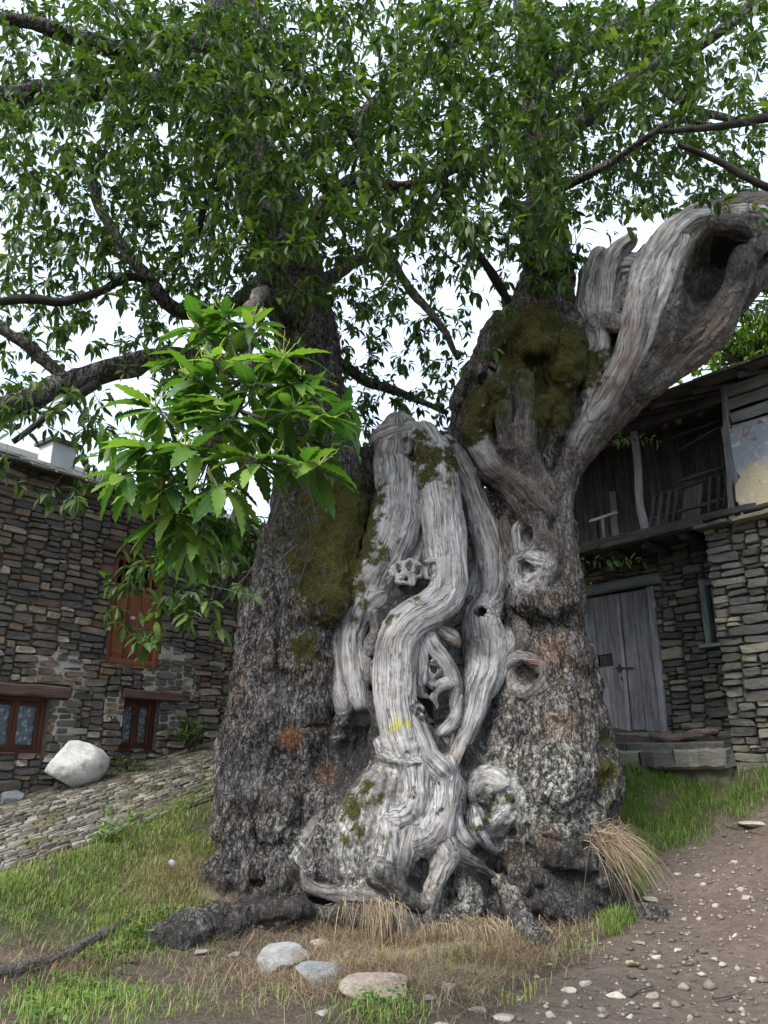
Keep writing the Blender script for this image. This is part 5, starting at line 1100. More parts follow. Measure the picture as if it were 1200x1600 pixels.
# roof over the balcony
broof = empty('roof', bp(1, 6.3, 0), barn); rr = np.random.default_rng(18); pb_ = math.radians(23); cb, sb_ = math.cos(pb_), math.sin(pb_)
def rfp(s, t, up=0.0): return bp(s, 6.28+t*sb_+up*cb, .5-t*cb+up*sb_)
board('eave_beam', bp(-2.4, 6.20, .02), bp(4.6, 6.16, .02), .12, .14, BN3, M['darkplank'], broof, 10, .01)
for k in range(11): board('rafter', rfp(-2.2+k*.62, -.02, -.07), rfp(-2.2+k*.62, 4.9, -.07), .09, .09, (0, 0, 1), M['darkplank'], broof, 3, .006)
for k in range(18): board('roof_batten', rfp(-2.4, .1+k*.28, -.01), rfp(4.6, .1+k*.28, -.01), .26, .022, (0, 0, 1), M['darkplank'], broof, 6, .005)
for row in range(15):
    s = -2.5+rr.uniform(0, .2)
    while s < 4.6:
        w = rr.uniform(.28, .55); o = rfp(s+w/2, row*.32+.16+rr.uniform(-.03, .03)-(.06 if row == 0 else 0), .03+rr.uniform(0, .02)); X = BD3*(w-.01); Y = (-BN3*cb+np.array([0, 0, sb_]))*.52; Z = (BN3*sb_+np.array([0, 0, cb]))*rr.uniform(.018, .035); Z = Z-unit(Y)*0
        inst('slate', mesh_sl[rr.integers(8)], broof, Matrix(((X[0], Y[0], Z[0], o[0]), (X[1], Y[1], Z[1], o[1]), (X[2], Y[2], Z[2], o[2]), (0, 0, 0, 1)))); s += w
slab('rear_wall', -2.3, 4.6, 1.2, 8.1, -4.2, -4.0, M['mortar'], barn, bp); slab('side_wall', -2.6, -2.3, 1.0, 6.3, -4.0, -.8, M['mortar'], barn, bp); slab('side_wall', 4.35, 4.6, 1.2, 6.3, -4.0, -1.4, M['mortar'], barn, bp)
# stone platform before the door
sv0 = bsz(950, 1190, .35)[0]; pz = bsz(1060, 1160, -.1)[1]
plat = empty('doorstep', bp(1, 1.4, 0), barn); plat['label'] = 'low stone platform before the barn door'
s = -.02; k = 0
while s < 3.4:
    w = [.75, .6, .9, .7, .8][k % 5]; board('platform_slab', bp(s+.004, pz-.07-.006*(k % 2), -.22), bp(s+w-.004, pz-.07-.004*(k % 3), -.22), 1.0, .14, (0, 0, 1), M['bstone'], plat, 7, .010); s += w; k += 1
for k, (s0k, s1k) in enumerate(((0, .62), (.63, 1.1), (1.11, 1.85), (1.86, 2.5), (2.51, 3.4))): board('platform_kerb', bp(s0k, pz-.20-.015*(k % 3), .20+.03*(k % 2)), bp(s1k, pz-.21-.012*(k % 2), .20+.03*(k % 2)), .26, .24, (0, 0, 1), M['bstone'], plat, 6, .018)
slab('platform_fill', 0, 3.4, 1.0, pz-.145, NR, .2, M['mortar'], plat, bp)
board('threshold', bp(dr-.15, dzb-.07, NR+.02), bp(dl+.15, dzb-.07, NR+.02), .26, .11, (0, 0, 1), M['bstone'], plat, 6, .006)
# things kept on the balcony and platform
rk = empty('slatted_frame', bp(.9, ZB, -.35)); tag(rk, 'old slatted wooden frame leaning on the dark barn balcony', 'wooden frame')
def lp(px, py, n): s_, z_ = bsz(px, py, n); return bp(s_, z_, n)
for (a_, b_, w_) in [((1015, 778), (1140, 738), .05), ((1012, 812), (1138, 778), .05), ((1060, 752), (1135, 728), .04)]: board('rail', lp(*a_, -.2), lp(*b_, -.2), w_, .03, BN3, M['darkplank'], rk, 4, .004)
for (a_, b_) in [((1022, 774), (1016, 824)), ((1034, 770), (1028, 822)), ((1046, 767), (1040, 819)), ((1058, 763), (1052, 815)), ((1110, 746), (1107, 800)), ((1124, 742), (1121, 796)), ((1135, 738), (1133, 792))]: board('slat', lp(*a_, -.17), lp(*b_, -.17), .045, .02, BN3, M['darkplank'], rk, 2, .003)
board('board_panel', lp(1084, 752, -.22), lp(1080, 812, -.22), .27, .02, BN3, M['darkplank'], rk, 3, .004)
# ------------------------------------------------------------------ limbs, branches, twigs and leaves of the chestnut
NODES = []; NRAD = []; NDIR = []
def limb(pts, name='limb', sides=16, rough=.34, mat='branch', node=True, hidden=False):
    P = [at(px, py, Y) for px, py, hw, Y in pts]; R = [max(.004, hw*depth_at(px, py, Y)/FPX) for px, py, hw, Y in pts]
    P, R = catmull(P, R, step=.10); wob = .5*R[:, None]*np.stack([fbm(P*2.2+9*k, 2, 101+k) for k in range(3)], 1); P = P+wob
    if node:
        for p, r in zip(P, R): NODES.append(p); NRAD.append(r)
    V, F, fu, fv = tube_geo(P, R, sides, rough, len(NODES))
    return obj(name, V, F, M['tree'] if R.max() > .06 else M[mat], tree, {'fu': fu, 'fv': fv}, True)
LIMBS = [
    [(468, 480, 42, 9.2), (440, 380, 44, 9.2), (408, 260, 42, 9.1), (376, 140, 36, 9.0), (352, 30, 28, 9.0), (335, -120, 24, 9.1), (330, -320, 16, 9.2)],
    [(395, 215, 22, 9.0), (350, 165, 26, 8.8), (300, 145, 22, 8.6), (200, 138, 18, 8.3), (100, 140, 18, 8.1), (0, 155, 17, 7.9), (-120, 190, 14, 7.7), (-260, 170, 9, 7.6)],
    [(360, 110, 20, 8.9), (300, 70, 20, 8.5), (200, 75, 16, 8.1), (120, 60, 12, 7.8), (20, 30, 10, 7.5), (-120, 20, 7, 7.2)],
    [(460, 560, 22, 9.0), (380, 575, 16, 8.7), (300, 560, 14, 8.4), (235, 560, 16, 8.1), (160, 583, 17, 7.9), (95, 598, 18, 7.7), (40, 625, 18, 7.5), (-60, 650, 14, 7.3), (-180, 640, 8, 7.2)],
    [(100, 590, 10, 7.7), (65, 558, 10, 7.6), (30, 530, 9, 7.5), (-30, 500, 8, 7.4), (-120, 470, 5, 7.2)],
    [(150, 600, 8, 7.8), (110, 625, 6, 7.5), (60, 660, 5, 7.3), (20, 690, 4, 7.2)],
    [(430, 420, 16, 9.1), (360, 480, 12, 8.6), (300, 490, 11, 8.3), (258, 470, 11, 8.0), (235, 440, 11, 7.8), (190, 385, 9, 7.6), (155, 325, 8, 7.5), (146, 275, 6, 7.4), (165, 235, 4, 7.3)],
    [(240, 440, 7, 7.8), (200, 432, 6, 7.6), (160, 455, 6, 7.4), (100, 474, 7, 7.2), (45, 468, 7, 7.0), (-60, 478, 5, 6.8)],
    [(262, 412, 6, 7.8), (300, 380, 5, 7.7), (320, 320, 5, 7.5), (345, 255, 4, 7.4)],
    [(440, 385, 20, 9.1), (478, 362, 16, 8.9), (505, 335, 15, 8.7), (530, 300, 13, 8.5), (565, 280, 10, 8.3), (574, 250, 9, 8.2), (545, 195, 8.5, 8.0), (495, 145, 8, 7.8), (440, 90, 6.5, 7.6), (400, 20, 5, 7.4), (370, -80, 4, 7.2)],
    [(565, 280, 8, 8.3), (630, 290, 7, 8.0), (700, 270, 6, 7.8), (760, 240, 5, 7.6)],
    [(420, 300, 14, 9.1), (500, 230, 12, 9.4), (590, 160, 10, 9.7), (680, 90, 9, 9.9), (760, 10, 7, 10), (820, -120, 5, 10)],
    [(850, 480, 40, 8.7), (852, 400, 31, 8.7), (847, 300, 27, 8.7), (840, 160, 24, 8.7), (832, 20, 22, 8.7), (828, -150, 17, 8.8), (830, -330, 11, 8.9)],
    [(845, 250, 14, 8.6), (900, 200, 13, 8.4), (965, 140, 12, 8.2), (1020, 110, 11, 8.0), (1080, 80, 10, 7.8), (1150, 30, 8, 7.6), (1230, -60, 6, 7.4)],
    [(840, 130, 14, 8.7), (930, 60, 14, 8.9), (1000, 30, 14, 9.0), (1060, -20, 11, 9.0), (1150, -120, 7, 9)],
    [(1000, 35, 11, 9.0), (1018, 90, 12, 8.8), (1045, 135, 10, 8.6), (1090, 170, 7, 8.4), (1150, 190, 5, 8.1)],
    [(850, 300, 9, 8.6), (900, 285, 7, 8.2), (955, 255, 6, 7.8), (1010, 215, 5, 7.4), (1060, 190, 4, 7.0), (1130, 200, 3, 6.8)],
    [(848, 190, 8, 8.6), (800, 190, 7, 8.3), (760, 230, 6, 8.0), (722, 270, 6, 7.8), (715, 330, 5, 7.5)],
    [(800, 480, 7, 8.6), (770, 430, 7, 8.4), (730, 370, 7, 8.1), (700, 310, 6, 7.9), (690, 250, 5, 7.7)],
    [(1250, 180, 8, 6.6), (1180, 190, 7, 6.5), (1110, 200, 6, 6.4), (1030, 205, 4, 6.3)],
    [(1260, 310, 8, 6.3), (1190, 290, 6, 6.2), (1120, 250, 5, 6.2), (1060, 225, 4, 6.1)],
    [(455, 520, 14, 9.2), (520, 560, 10, 9.8), (580, 600, 8, 10.3), (640, 620, 6, 10.6), (700, 645, 4, 10.8)],
    [(470, 450, 12, 9.3), (540, 420, 10, 9.9), (610, 380, 9, 10.5), (660, 340, 8, 11), (700, 260, 6, 11.4), (720, 150, 5, 11.6)],
    [(600, 385, 7, 10.4), (640, 450, 7, 10.2), (690, 510, 6, 10.0), (715, 560, 4, 9.8)],
    [(440, 640, 14, 9.0), (405, 660, 10, 8.3), (385, 720, 9, 7.6), (372, 790, 8, 7.4), (356, 850, 8, 7.3), (352, 900, 6, 7.2), (330, 940, 4, 7.1)],
    [(450, 500, 13, 9.1), (420, 460, 11, 7.6), (398, 470, 10, 5.6), (390, 520, 8, 4.5), (385, 580, 7, 4.0), (370, 640, 6, 3.85), (330, 690, 5, 3.8), (290, 760, 4, 3.8)],
]
LO = []
for i, L in enumerate(LIMBS): LO.append(limb(L, 'limb' if max(q[2] for q in L) > 12 else 'branch'))
SPRAY_NODES = np.array(NODES[-20:])
DENS = [  # how thick the foliage stands, in steps of 100 px of the view from the lane; rows from the top
    [4, 8, 10, 11, 9, 6, 9, 9, 10, 9, 8, 5], [7, 8, 9, 11, 10, 8, 9, 10, 10, 8, 7, 3], [5, 5, 7, 11, 10, 8, 7, 8, 9, 7, 7, 6], [5, 5, 6, 9, 10, 8, 7, 5, 7, 6, 6, 6],
    [5, 5, 6, 7, 7, 7, 5, 3, 4, 1, 0, 1], [3, 1.5, 3, 5, 3, 6, 5, 2, 0, 0, 0, 0], [3, 2, 2, 3, 1, 5, 5.5, 1, 0, 0, 0, 0], [.6, .8, 1.5, 1, 0, 0, 0, 0, 0, 0, 0, 0]]
rl = np.random.default_rng(77); TIPS = []
for r_, row in enumerate(DENS):
    for c_, dn in enumerate(row):
        for _ in range(int(dn*(14 if r_ < 4 else 9.5)+rl.random())):
            px = c_*100+rl.uniform(0, 100); py = r_*100+rl.uniform(0, 100)
            Y = rl.uniform(6.0, 11.2) if r_ < 4 else rl.uniform(7.0, 11.0)
            if r_ >= 6 and c_ < 4: Y = rl.uniform(6.6, 8.2)
            if 480 < px < 740 and py > 480: Y = rl.uniform(9.6, 11.3)
            if 900 < px and py > 290: Y = rl.uniform(6.2, 7.6)
            if px > 890 and py > 335: continue
            if px > 890 and py > 190: Y = rl.uniform(9.0, 11.0)
            TIPS.append(at(px, py, Y))
for _ in range(240):                                        # the crown goes on beyond the picture
    px = rl.uniform(-450, 1650); py = rl.uniform(-520, 0) if rl.random() < .7 else rl.uniform(0, 500)
    if 0 < px < 1200 and py > 0: px = rl.choice([rl.uniform(-450, 0), rl.uniform(1200, 1600)])
    if px > 1200 and py > 250: continue
    TIPS.append(at(px, py, rl.uniform(6.5, 11)))
def clump(pxs, n, sp, Y):                                    # hanging sprigs traced one by one
    for (px, py) in pxs:
        for _ in range(n): TIPS.append(at(px+rl.normal(0, sp), py+rl.normal(0, sp), Y+rl.normal(0, .12)))
clump([(235, 890), (200, 915), (270, 870), (300, 930), (185, 955), (240, 985), (290, 985), (215, 1000), (330, 960), (310, 880), (345, 840), (355, 920), (255, 930), (215, 870), (270, 960), (335, 890), (180, 900)], 3, 16, 7.1)
clump([(140, 775), (165, 735), (185, 800), (25, 700)], 2, 12, 7.4)
clump([(1075, 315), (1105, 290), (1150, 300), (1185, 320), (1060, 270)], 2, 14, 7.6)
clump([(925, 385), (955, 360), (1000, 345), (905, 410), (980, 330), (1035, 330)], 2, 14, 7.9)
clump([(860, 390), (880, 350), (850, 430), (840, 380), (825, 440)], 3, 16, 8.0)
TIPS = np.array(TIPS)
d0 = np.array([np.min(((np.array(NODES)-t)**2).sum(1)) for t in TIPS]); order = np.argsort(d0)
twV = []; twF = []; ntw = 0; tips = []
def sweep(P, R, sides=5):
    global ntw
    V, F, _, _ = tube_geo(P, R, sides); twV.append(V); twF.append(F+ntw); ntw += len(V)
cap = 70000; NA = np.zeros((cap, 3)); RA = np.zeros(cap); nn_ = len(NODES); NA[:nn_] = NODES; RA[:nn_] = NRAD
for i in order:
    t = TIPS[i]; d2 = ((NA[:nn_]-t)**2).sum(1)*(1+.35*(NA[:nn_, 2] > t[2]+.3)); j = int(np.argmin(d2)); s = NA[j]; L = math.sqrt(((s-t)**2).sum())
    if L < .05: continue
    r0 = min(RA[j]*.75, .0035+.0075*L); n = max(3, int(L/.16)+1); u = np.linspace(0, 1, n)[:, None]
    bow = np.array([rl.normal(0, .09), rl.normal(0, .09), rl.uniform(-.02, .16)])*L; P = s+(t-s)*u+bow*(4*u*(1-u))*.7+np.cumsum(rl.normal(0, .012, (n, 3)), 0)*u
    R = r0+(.0022-r0)*u[:, 0]; sweep(P, R); m = n-1
    if nn_+m < cap: NA[nn_:nn_+m] = P[1:]; RA[nn_:nn_+m] = R[1:]; nn_ += m
    tips.append((P[-1], unit(P[-1]-P[-2]), L))
    if n > 4: tips.append((P[n//2], unit(P[n//2]-P[n//2-1]+rl.normal(0, .3, 3)), L))
# thin bare hanging twigs in front of the mossy bark
for (pts) in [[(470, 745, 4.6), (468, 800, 4.7), (465, 860, 4.9), (440, 900, 5.1), (400, 930, 5.3), (330, 915, 5.5)], [(468, 790, 4.7), (485, 830, 4.75), (478, 880, 4.8), (462, 930, 4.85), (458, 990, 4.9)], [(440, 775, 4.7), (420, 830, 4.8), (400, 880, 5.0), (350, 940, 5.2)], [(466, 850, 4.9), (430, 880, 5.0), (380, 895, 5.2)], [(480, 760, 4.7), (492, 800, 4.7), (500, 830, 4.7)], [(455, 905, 4.85), (430, 975, 5.0), (395, 985, 5.2)]]:
    P, R = catmull([at(*q) for q in pts], np.linspace(.0075, .0025, len(pts)), step=.05); sweep(P+rl.normal(0, .003, P.shape), R)
# grey bare shoots on the fork
for k in range(16):
    x = rl.uniform(810, 905); P, R = catmull([at(x, 470, 8.35), at(x+rl.normal(0, 12), 400, 8.2), at(x+rl.normal(0, 25), rl.uniform(300, 360), 8.1)], [.008, .006, .003], step=.08); sweep(P, R); tips.append((P[-1], np.array([0, -.2, 1]), .4)); tips.append((P[len(P)//2], np.array([.3, -.4, .6]), .4))
tw = obj('twigs', np.vstack(twV), np.vstack(twF), M['twig'], tree, None, True); tw['kind'] = 'stuff'

def leaf_template(n, width, teeth=False, fold=.25, droop=.35, seed=0):
    """blade along +X of length 1, upper side +Z"""
    r = np.random.default_rng(seed); V = [(0, 0, 0)]; lu = [0]; lv = [0]; rows = []
    for i in range(1, n):
        t = i/n; w = width*.5*(math.sin(math.pi*t**.85)**.8)
        if teeth: w *= 1.12 if i % 2 else .84
        xo = .02 if (teeth and i % 2) else 0
        z = -droop*t*t; zs = w*fold; b = len(V); V += [(t+xo, w, z+zs+r.normal(0, .012)), (t, 0, z), (t+xo, -w, z+zs+r.normal(0, .012))]; lu += [t]*3; lv += [w, 0, -w]; rows.append(b)
    V.append((1, 0, -droop)); lu.append(1); lv.append(0); e = len(V)-1; F = [[0, rows[0]+1, rows[0]], [0, rows[0]+2, rows[0]+1]]
    for a, b in zip(rows, rows[1:]):
        F += [[a, a+1, b+1], [a, b+1, b], [a+1, a+2, b+2], [a+1, b+2, b+1]]
    F += [[rows[-1], rows[-1]+1, e], [rows[-1]+1, rows[-1]+2, e]]
    return np.array(V, float), np.array(F), np.array(lu), np.array(lv)
LT = [leaf_template(3, w_, False, .3, d, k) for k, (d, w_) in enumerate(((.1, .36), (.3, .32), (.5, .4), (.75, .34), (.25, .28)))]
def leaf_cloud(tips, name, mat, per, size, parent, seed, droop=(.1, .9), spread=1.0):
    r = np.random.default_rng(seed); pos = []; ax = []; nm = []; sz = []; rn = []
    for (p, d, L) in tips:
        k = r.integers(per[0], per[1]+1); tr = r.random()
        for q in range(k):
            a = r.uniform(0, 2*math.pi); _, s, u = frame(d); rad = s*math.cos(a)+u*math.sin(a); x = unit(d*r.uniform(-.1, .9)+rad*spread+np.array([0, 0, -1])*r.uniform(*droop))
            up = unit(np.array([r.normal(0, .35), r.normal(0, .35)-.15, 1.0])); z = unit(up-x*np.dot(up, x)); pos.append(p-d*r.uniform(0, .14)+rad*.012); ax.append(x); nm.append(z); sz.append(r.uniform(*size)*(.75+.25*tr)); rn.append(np.clip(.5*tr+.5*r.random(), 0, 1))
    pos = np.array(pos); ax = np.array(ax); nm = np.array(nm); sz = np.array(sz); rn = np.array(rn); yy = np.cross(nm, ax); which = r.integers(len(LT), size=len(pos)); Vs = []; Fs = []; A = {'rnd': [], 'lu': [], 'lv': []}; n = 0
    for k, (V, F, lu, lv) in enumerate(LT):
        m = which == k; c = int(m.sum())
        W = pos[m][:, None]+sz[m][:, None, None]*(V[None, :, 0:1]*ax[m][:, None]+V[None, :, 1:2]*yy[m][:, None]+V[None, :, 2:3]*nm[m][:, None])
        Vs.append(W.reshape(-1, 3)); Fs.append((F[None]+(np.arange(c)*len(V))[:, None, None]).reshape(-1, 3)+n); n += c*len(V)
        A['rnd'].append(np.repeat(rn[m], len(V))); A['lu'].append(np.tile(lu, c)); A['lv'].append(np.tile(lv, c))
    o = obj(name, np.vstack(Vs), np.vstack(Fs), mat, parent, {k: np.concatenate(v) for k, v in A.items()}); print(name, 'leaves', len(pos))
    return o
crown = leaf_cloud(tips, 'crown', M['leaf'], (6, 11), (.10, .21), tree, 5); crown['kind'] = 'stuff'; crown['label'] = 'dense green chestnut foliage'

# the near spray of long toothed leaves: each leaf a piece of its own
spray = LO[-1]; _so = WO[spray.name]; spray.name = 'leafy_spray'; WO[spray.name] = _so; spray['label'] = 'near drooping branch of bright toothed leaves with catkins'
LN = []
for k in range(6):
    V, F, lu, lv = leaf_template(15, .33, True, .22, .12+.10*k, 40+k); me = make_mesh('leaf', V, F); me.materials.append(M['leaf_near'])
    for nm_, a in (('lu', lu), ('lv', lv)): at_ = me.attributes.new(nm_, 'FLOAT', 'POINT'); at_.data.foreach_set('value', a.astype(np.float32))
    LN.append(me)
ROS = [(351, 494, 5.0, 17), (312, 512, 5.0, 13), (442, 559, 4.6, 17), (400, 600, 4.7, 12), (243, 637, 4.7, 18), (360, 645, 4.5, 17), (217, 697, 4.5, 17), (290, 700, 4.5, 15), (516, 655, 4.7, 12), (499, 728, 4.6, 13), (412, 723, 4.5, 16), (343, 767, 4.5, 16), (265, 812, 4.7, 15), (310, 840, 4.8, 12), (460, 640, 4.6, 14), (395, 500, 4.9, 10), (300, 590, 4.8, 12), (250, 765, 4.6, 12), (470, 600, 4.7, 13), (330, 560, 4.8, 14), (190, 740, 4.5, 10)]
cv = MB(); sv = MB(); rs = np.random.default_rng(5); hub = np.array([at(385, 590, 3.98), at(372, 640, 3.86), at(335, 690, 3.8), at(398, 500, 4.7)])
for (px, py, Y, n) in ROS:
    Y *= .82; c = at(px, py, Y); h_ = hub[np.argmin(((hub-c)**2).sum(1))]; P, R = catmull([h_, (h_+c)/2+np.array([0, 0, -.05]), c], [.008, .006, .004], step=.06); V, F, _, _ = tube_geo(P, R, 5); sv.add(V, F.tolist()); d = unit(c-P[-2])
    for q in range(n):
        a = 2*math.pi*(q*.382)+rs.normal(0, .25); el = rs.uniform(-.75, .35); x = unit(np.array([math.cos(a), math.sin(a)*.85, el])+d*.25); up = np.array([rs.normal(0, .2), rs.normal(0, .2)-.2, 1]); z = unit(up-x*np.dot(up, x)); y = np.cross(z, x); L = rs.uniform(.17, .285); o = c+x*.03-d*rs.uniform(0, .08); sc = L*rs.uniform(.85, 1.15)
        inst('leaf', LN[rs.integers(6)], spray, Matrix(((x[0]*L, y[0]*sc, z[0]*L, o[0]), (x[1]*L, y[1]*sc, z[1]*L, o[1]), (x[2]*L, y[2]*sc, z[2]*L, o[2]), (0, 0, 0, 1)))); V, F, _, _ = tube_geo(np.array([c-d*.02, (c+o)/2, o+x*.02]), np.array([.0022, .0018, .0012]), 4); sv.add(V, F.tolist())
    for q in range(int(rs.integers(8, 17))):
        a = rs.uniform(0, 2*math.pi); dr_ = unit(np.array([math.cos(a)*.7, math.sin(a)*.7, rs.uniform(.5, 1.4)])); L = rs.uniform(.08, .17); P = np.array([c+dr_*L*t+np.array([0, 0, -.05*t*t*rs.random()]) for t in np.linspace(0, 1, 7)]); V, F, _, _ = tube_geo(P, .0028+.0016*np.abs(np.sin(np.arange(7)*2.1))-.0015*np.linspace(0, 1, 7), 5); cv.add(V, F.tolist())
spo = WO[spray.name]
o = cv.build('catkins', M['catkin'], spray); o['kind'] = 'stuff'; o = sv.build('leaf_stems', M['twig'], spray); o['kind'] = 'stuff'
# inner leaves of the spray, past the count of single ones
LT_KEEP = LT; LT = [leaf_template(9, .31, True, .22, .12+.13*k, 60+k) for k in range(4)]; inner = []
for (px, py, Y) in [(330, 530, 4.3), (400, 560, 4.2), (290, 640, 4.1), (345, 690, 4.05), (420, 670, 4.1), (470, 690, 4.1), (240, 680, 4.05), (300, 770, 4.1), (380, 790, 4.1), (230, 740, 4.0), (180, 690, 4.0), (450, 610, 4.1), (520, 690, 4.1), (275, 570, 4.2), (330, 620, 4.1), (350, 830, 4.2), (290, 860, 4.3), (540, 640, 4.15)]:
    c = at(px, py, Y); inner += [(c, unit(rs.normal(0, .4, 3)+np.array([0, -.3, .5])), .2), (c+rs.normal(0, .04, 3), unit(rs.normal(0, .5, 3)+np.array([0, -.3, .2])), .2)]
    h_ = hub[np.argmin(((hub-c)**2).sum(1))]; V, F, _, _ = tube_geo(np.array([h_, (h_+c)/2+np.array([0, 0, -.04]), c]), np.array([.006, .005, .003]), 5); obj('twig', V, F, M['twig'], spray, None, True)
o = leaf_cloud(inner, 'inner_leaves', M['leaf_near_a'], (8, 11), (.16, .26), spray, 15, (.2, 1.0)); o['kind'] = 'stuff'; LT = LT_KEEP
# small sprigs reaching over to the barn
for (px, py, Y, ln, nmn) in [(925, 690, 9.2, .9, 0), (905, 878, 9.0, .75, 0), (905, 915, 9.1, .2, 0)]:
    c = at(px, py, Y); t_ = []; 
    for k in range(max(3, int(ln*16))): f = k/max(2, int(ln*16)-1); t_.append((c+np.array([ln*f*.95, -.15*f, .10*f-.12*f*f]), np.array([.9, -.2, .1]), .2))
    o = leaf_cloud(t_, 'sprig', M['leaf'], (2, 4), (.09, .15), tree, 9+int(px)); o['kind'] = 'stuff'
# ------------------------------------------------------------------ stones, plants and small things
def ico(sub=2):
    t = (1+5**.5)/2; V = [(-1, t, 0), (1, t, 0), (-1, -t, 0), (1, -t, 0), (0, -1, t), (0, 1, t), (0, -1, -t), (0, 1, -t), (t, 0, -1), (t, 0, 1), (-t, 0, -1), (-t, 0, 1)]; V = [unit(v) for v in V]
    F = [(0, 11, 5), (0, 5, 1), (0, 1, 7), (0, 7, 10), (0, 10, 11), (1, 5, 9), (5, 11, 4), (11, 10, 2), (10, 7, 6), (7, 1, 8), (3, 9, 4), (3, 4, 2), (3, 2, 6), (3, 6, 8), (3, 8, 9), (4, 9, 5), (2, 4, 11), (6, 2, 10), (8, 6, 7), (9, 8, 1)]
    for _ in range(sub):
        c = {}; G = []
        def mid(a, b):
            k = (min(a, b), max(a, b))
            if k not in c: c[k] = len(V); V.append(unit((V[a]+V[b])/2))
            return c[k]
        for a, b, d in F:
            x, y, z = mid(a, b), mid(b, d), mid(d, a); G += [(a, x, z), (b, y, x), (d, z, y), (x, y, z)]
        F = G
    return np.array(V), np.array(F)
IC2, IF2 = ico(2); IC3, IF3 = ico(3)
def rock_geo(size, seed, sub=2, cuts=13, rough=.2):
    r = np.random.default_rng(seed); V, F = (IC3.copy(), IF3) if sub == 3 else (IC2.copy(), IF2)
    V = V*(1+rough*fbm(V*1.6+seed*3.1, 3, seed)[:, None])
    for _ in range(cuts):
        n = unit(r.normal(0, 1, 3)); h = r.uniform(.42, .72); d = V@n; V = V-np.maximum(d-h, 0)[:, None]*n*.92
    V = V*(1+.04*fbm(V*5+seed, 2, seed+1)[:, None]); V = V/np.abs(V).max(0)
    return V*np.array(size)/2, F
def rock(name, px, py, wpx, hpx, mat, label, cat='stone', group=None, seed=1, tall=None, bury=.35, rot=None, sub=2, tilt=0.0):
    """py is the middle of the stone as it lies; its size follows from the ground it lies on"""
    p = ground_hit(px, py+hpx*.35)[0]; r = np.random.default_rng(seed); w = wpx*depth_at(px, py, p[1])/FPX
    h = tall if tall else max(.05, hpx*depth_at(px, py, p[1])/FPX*.55); d = w*r.uniform(.65, .95)
    V, F = rock_geo((w, d, h), seed, sub); a = r.uniform(-.4, .4) if rot is None else rot; Rz = np.array([[math.cos(a), -math.sin(a), 0], [math.sin(a), math.cos(a), 0], [0, 0, 1]]); Rx = np.array([[1, 0, 0], [0, math.cos(tilt), -math.sin(tilt)], [0, math.sin(tilt), math.cos(tilt)]])
    V = V@(Rz@Rx).T; V[:, 2] -= V[:, 2].min(); g = float(ground_z(np.array([p[0]]), np.array([p[1]+d*.3]))[0]); V = V+np.array([p[0], p[1]+d*.3, g-h*bury])
    o = obj(name, V, F, mat, None, None, False); tag(o, label, cat, group); return o
RG, RTN = M['rock_grey'], M['rock_tan']
rock('flat_stone', 428, 1499, 104, 60, RG, 'largest blue-grey slate slab lying in the dry grass below the trunk', seed=4, tall=.13, tilt=.22, sub=3)
rock('flat_stone', 497, 1519, 92, 50, RG, 'grey wedge-shaped slab between the largest slab and the long stone', seed=9, tall=.12, tilt=.2, sub=3)
rock('flat_stone', 595, 1545, 134, 46, RTN, 'long low brownish-grey stone behind a patch of clover', seed=14, tall=.12, tilt=.1, rot=-.15, sub=3)
rock('stone', 472, 1449, 30, 28, RTN, 'brown angular stone wedged under the lowest root', seed=17)
rock('stone', 502, 1470, 38, 22, RTN, 'pale tan stone just behind the two grey slabs', seed=18)
rock('stone', 545, 1487, 30, 22, RG, 'small light grey slab in the dry thatch under the roots', seed=19, tilt=.2)
rock('stone', 312, 1491, 32, 18, RG, 'rounded grey stone against the charred root stub', seed=20)
rock('stone', 364, 1491, 20, 18, RTN, 'small tan stone between charred stub and largest slab', seed=21)
rock('stone', 405, 1450, 16, 14, RTN, 'small pale stone at the foot of the bark column beside a weed', seed=22)
rock('stone', 505, 1581, 28, 20, RG, 'dark grey stone half sunk in bare soil left of the clover', seed=23)
rock('stone', 699, 1534, 28, 22, RG, 'upright grey chip at the edge of the dry thatch', seed=24, tilt=.3)
rock('stone', 866, 1439, 28, 18, RTN, 'whitish stone in grass between two surface roots', seed=25)
rock('stone', 270, 1352, 24, 26, RG, 'purple-grey stone standing in the grass bank', seed=26, tall=.12)
rock('flat_stone', 1184, 1292, 44, 18, RTN, 'flat tan slab on the dirt where the grass ends', seed=27)
rock('rock', 8, 1240, 46, 48, RG, 'dark grey rock at the foot of the house wall', 'rock', seed=28, tall=.3, sub=3)
sm = [(748, 1574, 32, 14), (785, 1585, 42, 14), (964, 1554, 36, 14), (914, 1536, 26, 10), (893, 1553, 28, 9), (1023, 1558, 30, 9), (1020, 1408, 30, 10), (1028, 1498, 16, 9), (1118, 1499, 15, 10), (1130, 1507, 16, 8), (1170, 1406, 18, 12), (1120, 1418, 14, 9), (670, 1561, 26, 12), (690, 1597, 30, 12), (1000, 1470, 20, 8), (1160, 1395, 12, 8), (1095, 1440, 12, 8), (755, 1548, 14, 8), (884, 1570, 14, 8), (940, 1580, 16, 8), (1060, 1480, 14, 8), (1060, 1370, 14, 7), (1032, 1515, 14, 8), (1100, 1380, 12, 7), (1150, 1460, 12, 8), (860, 1587, 16, 8), (1080, 1590, 14, 8), (985, 1590, 14, 7), (1180, 1530, 14, 8), (1150, 1350, 14, 7), (1040, 1430, 14, 7), (815, 1560, 14, 8)]
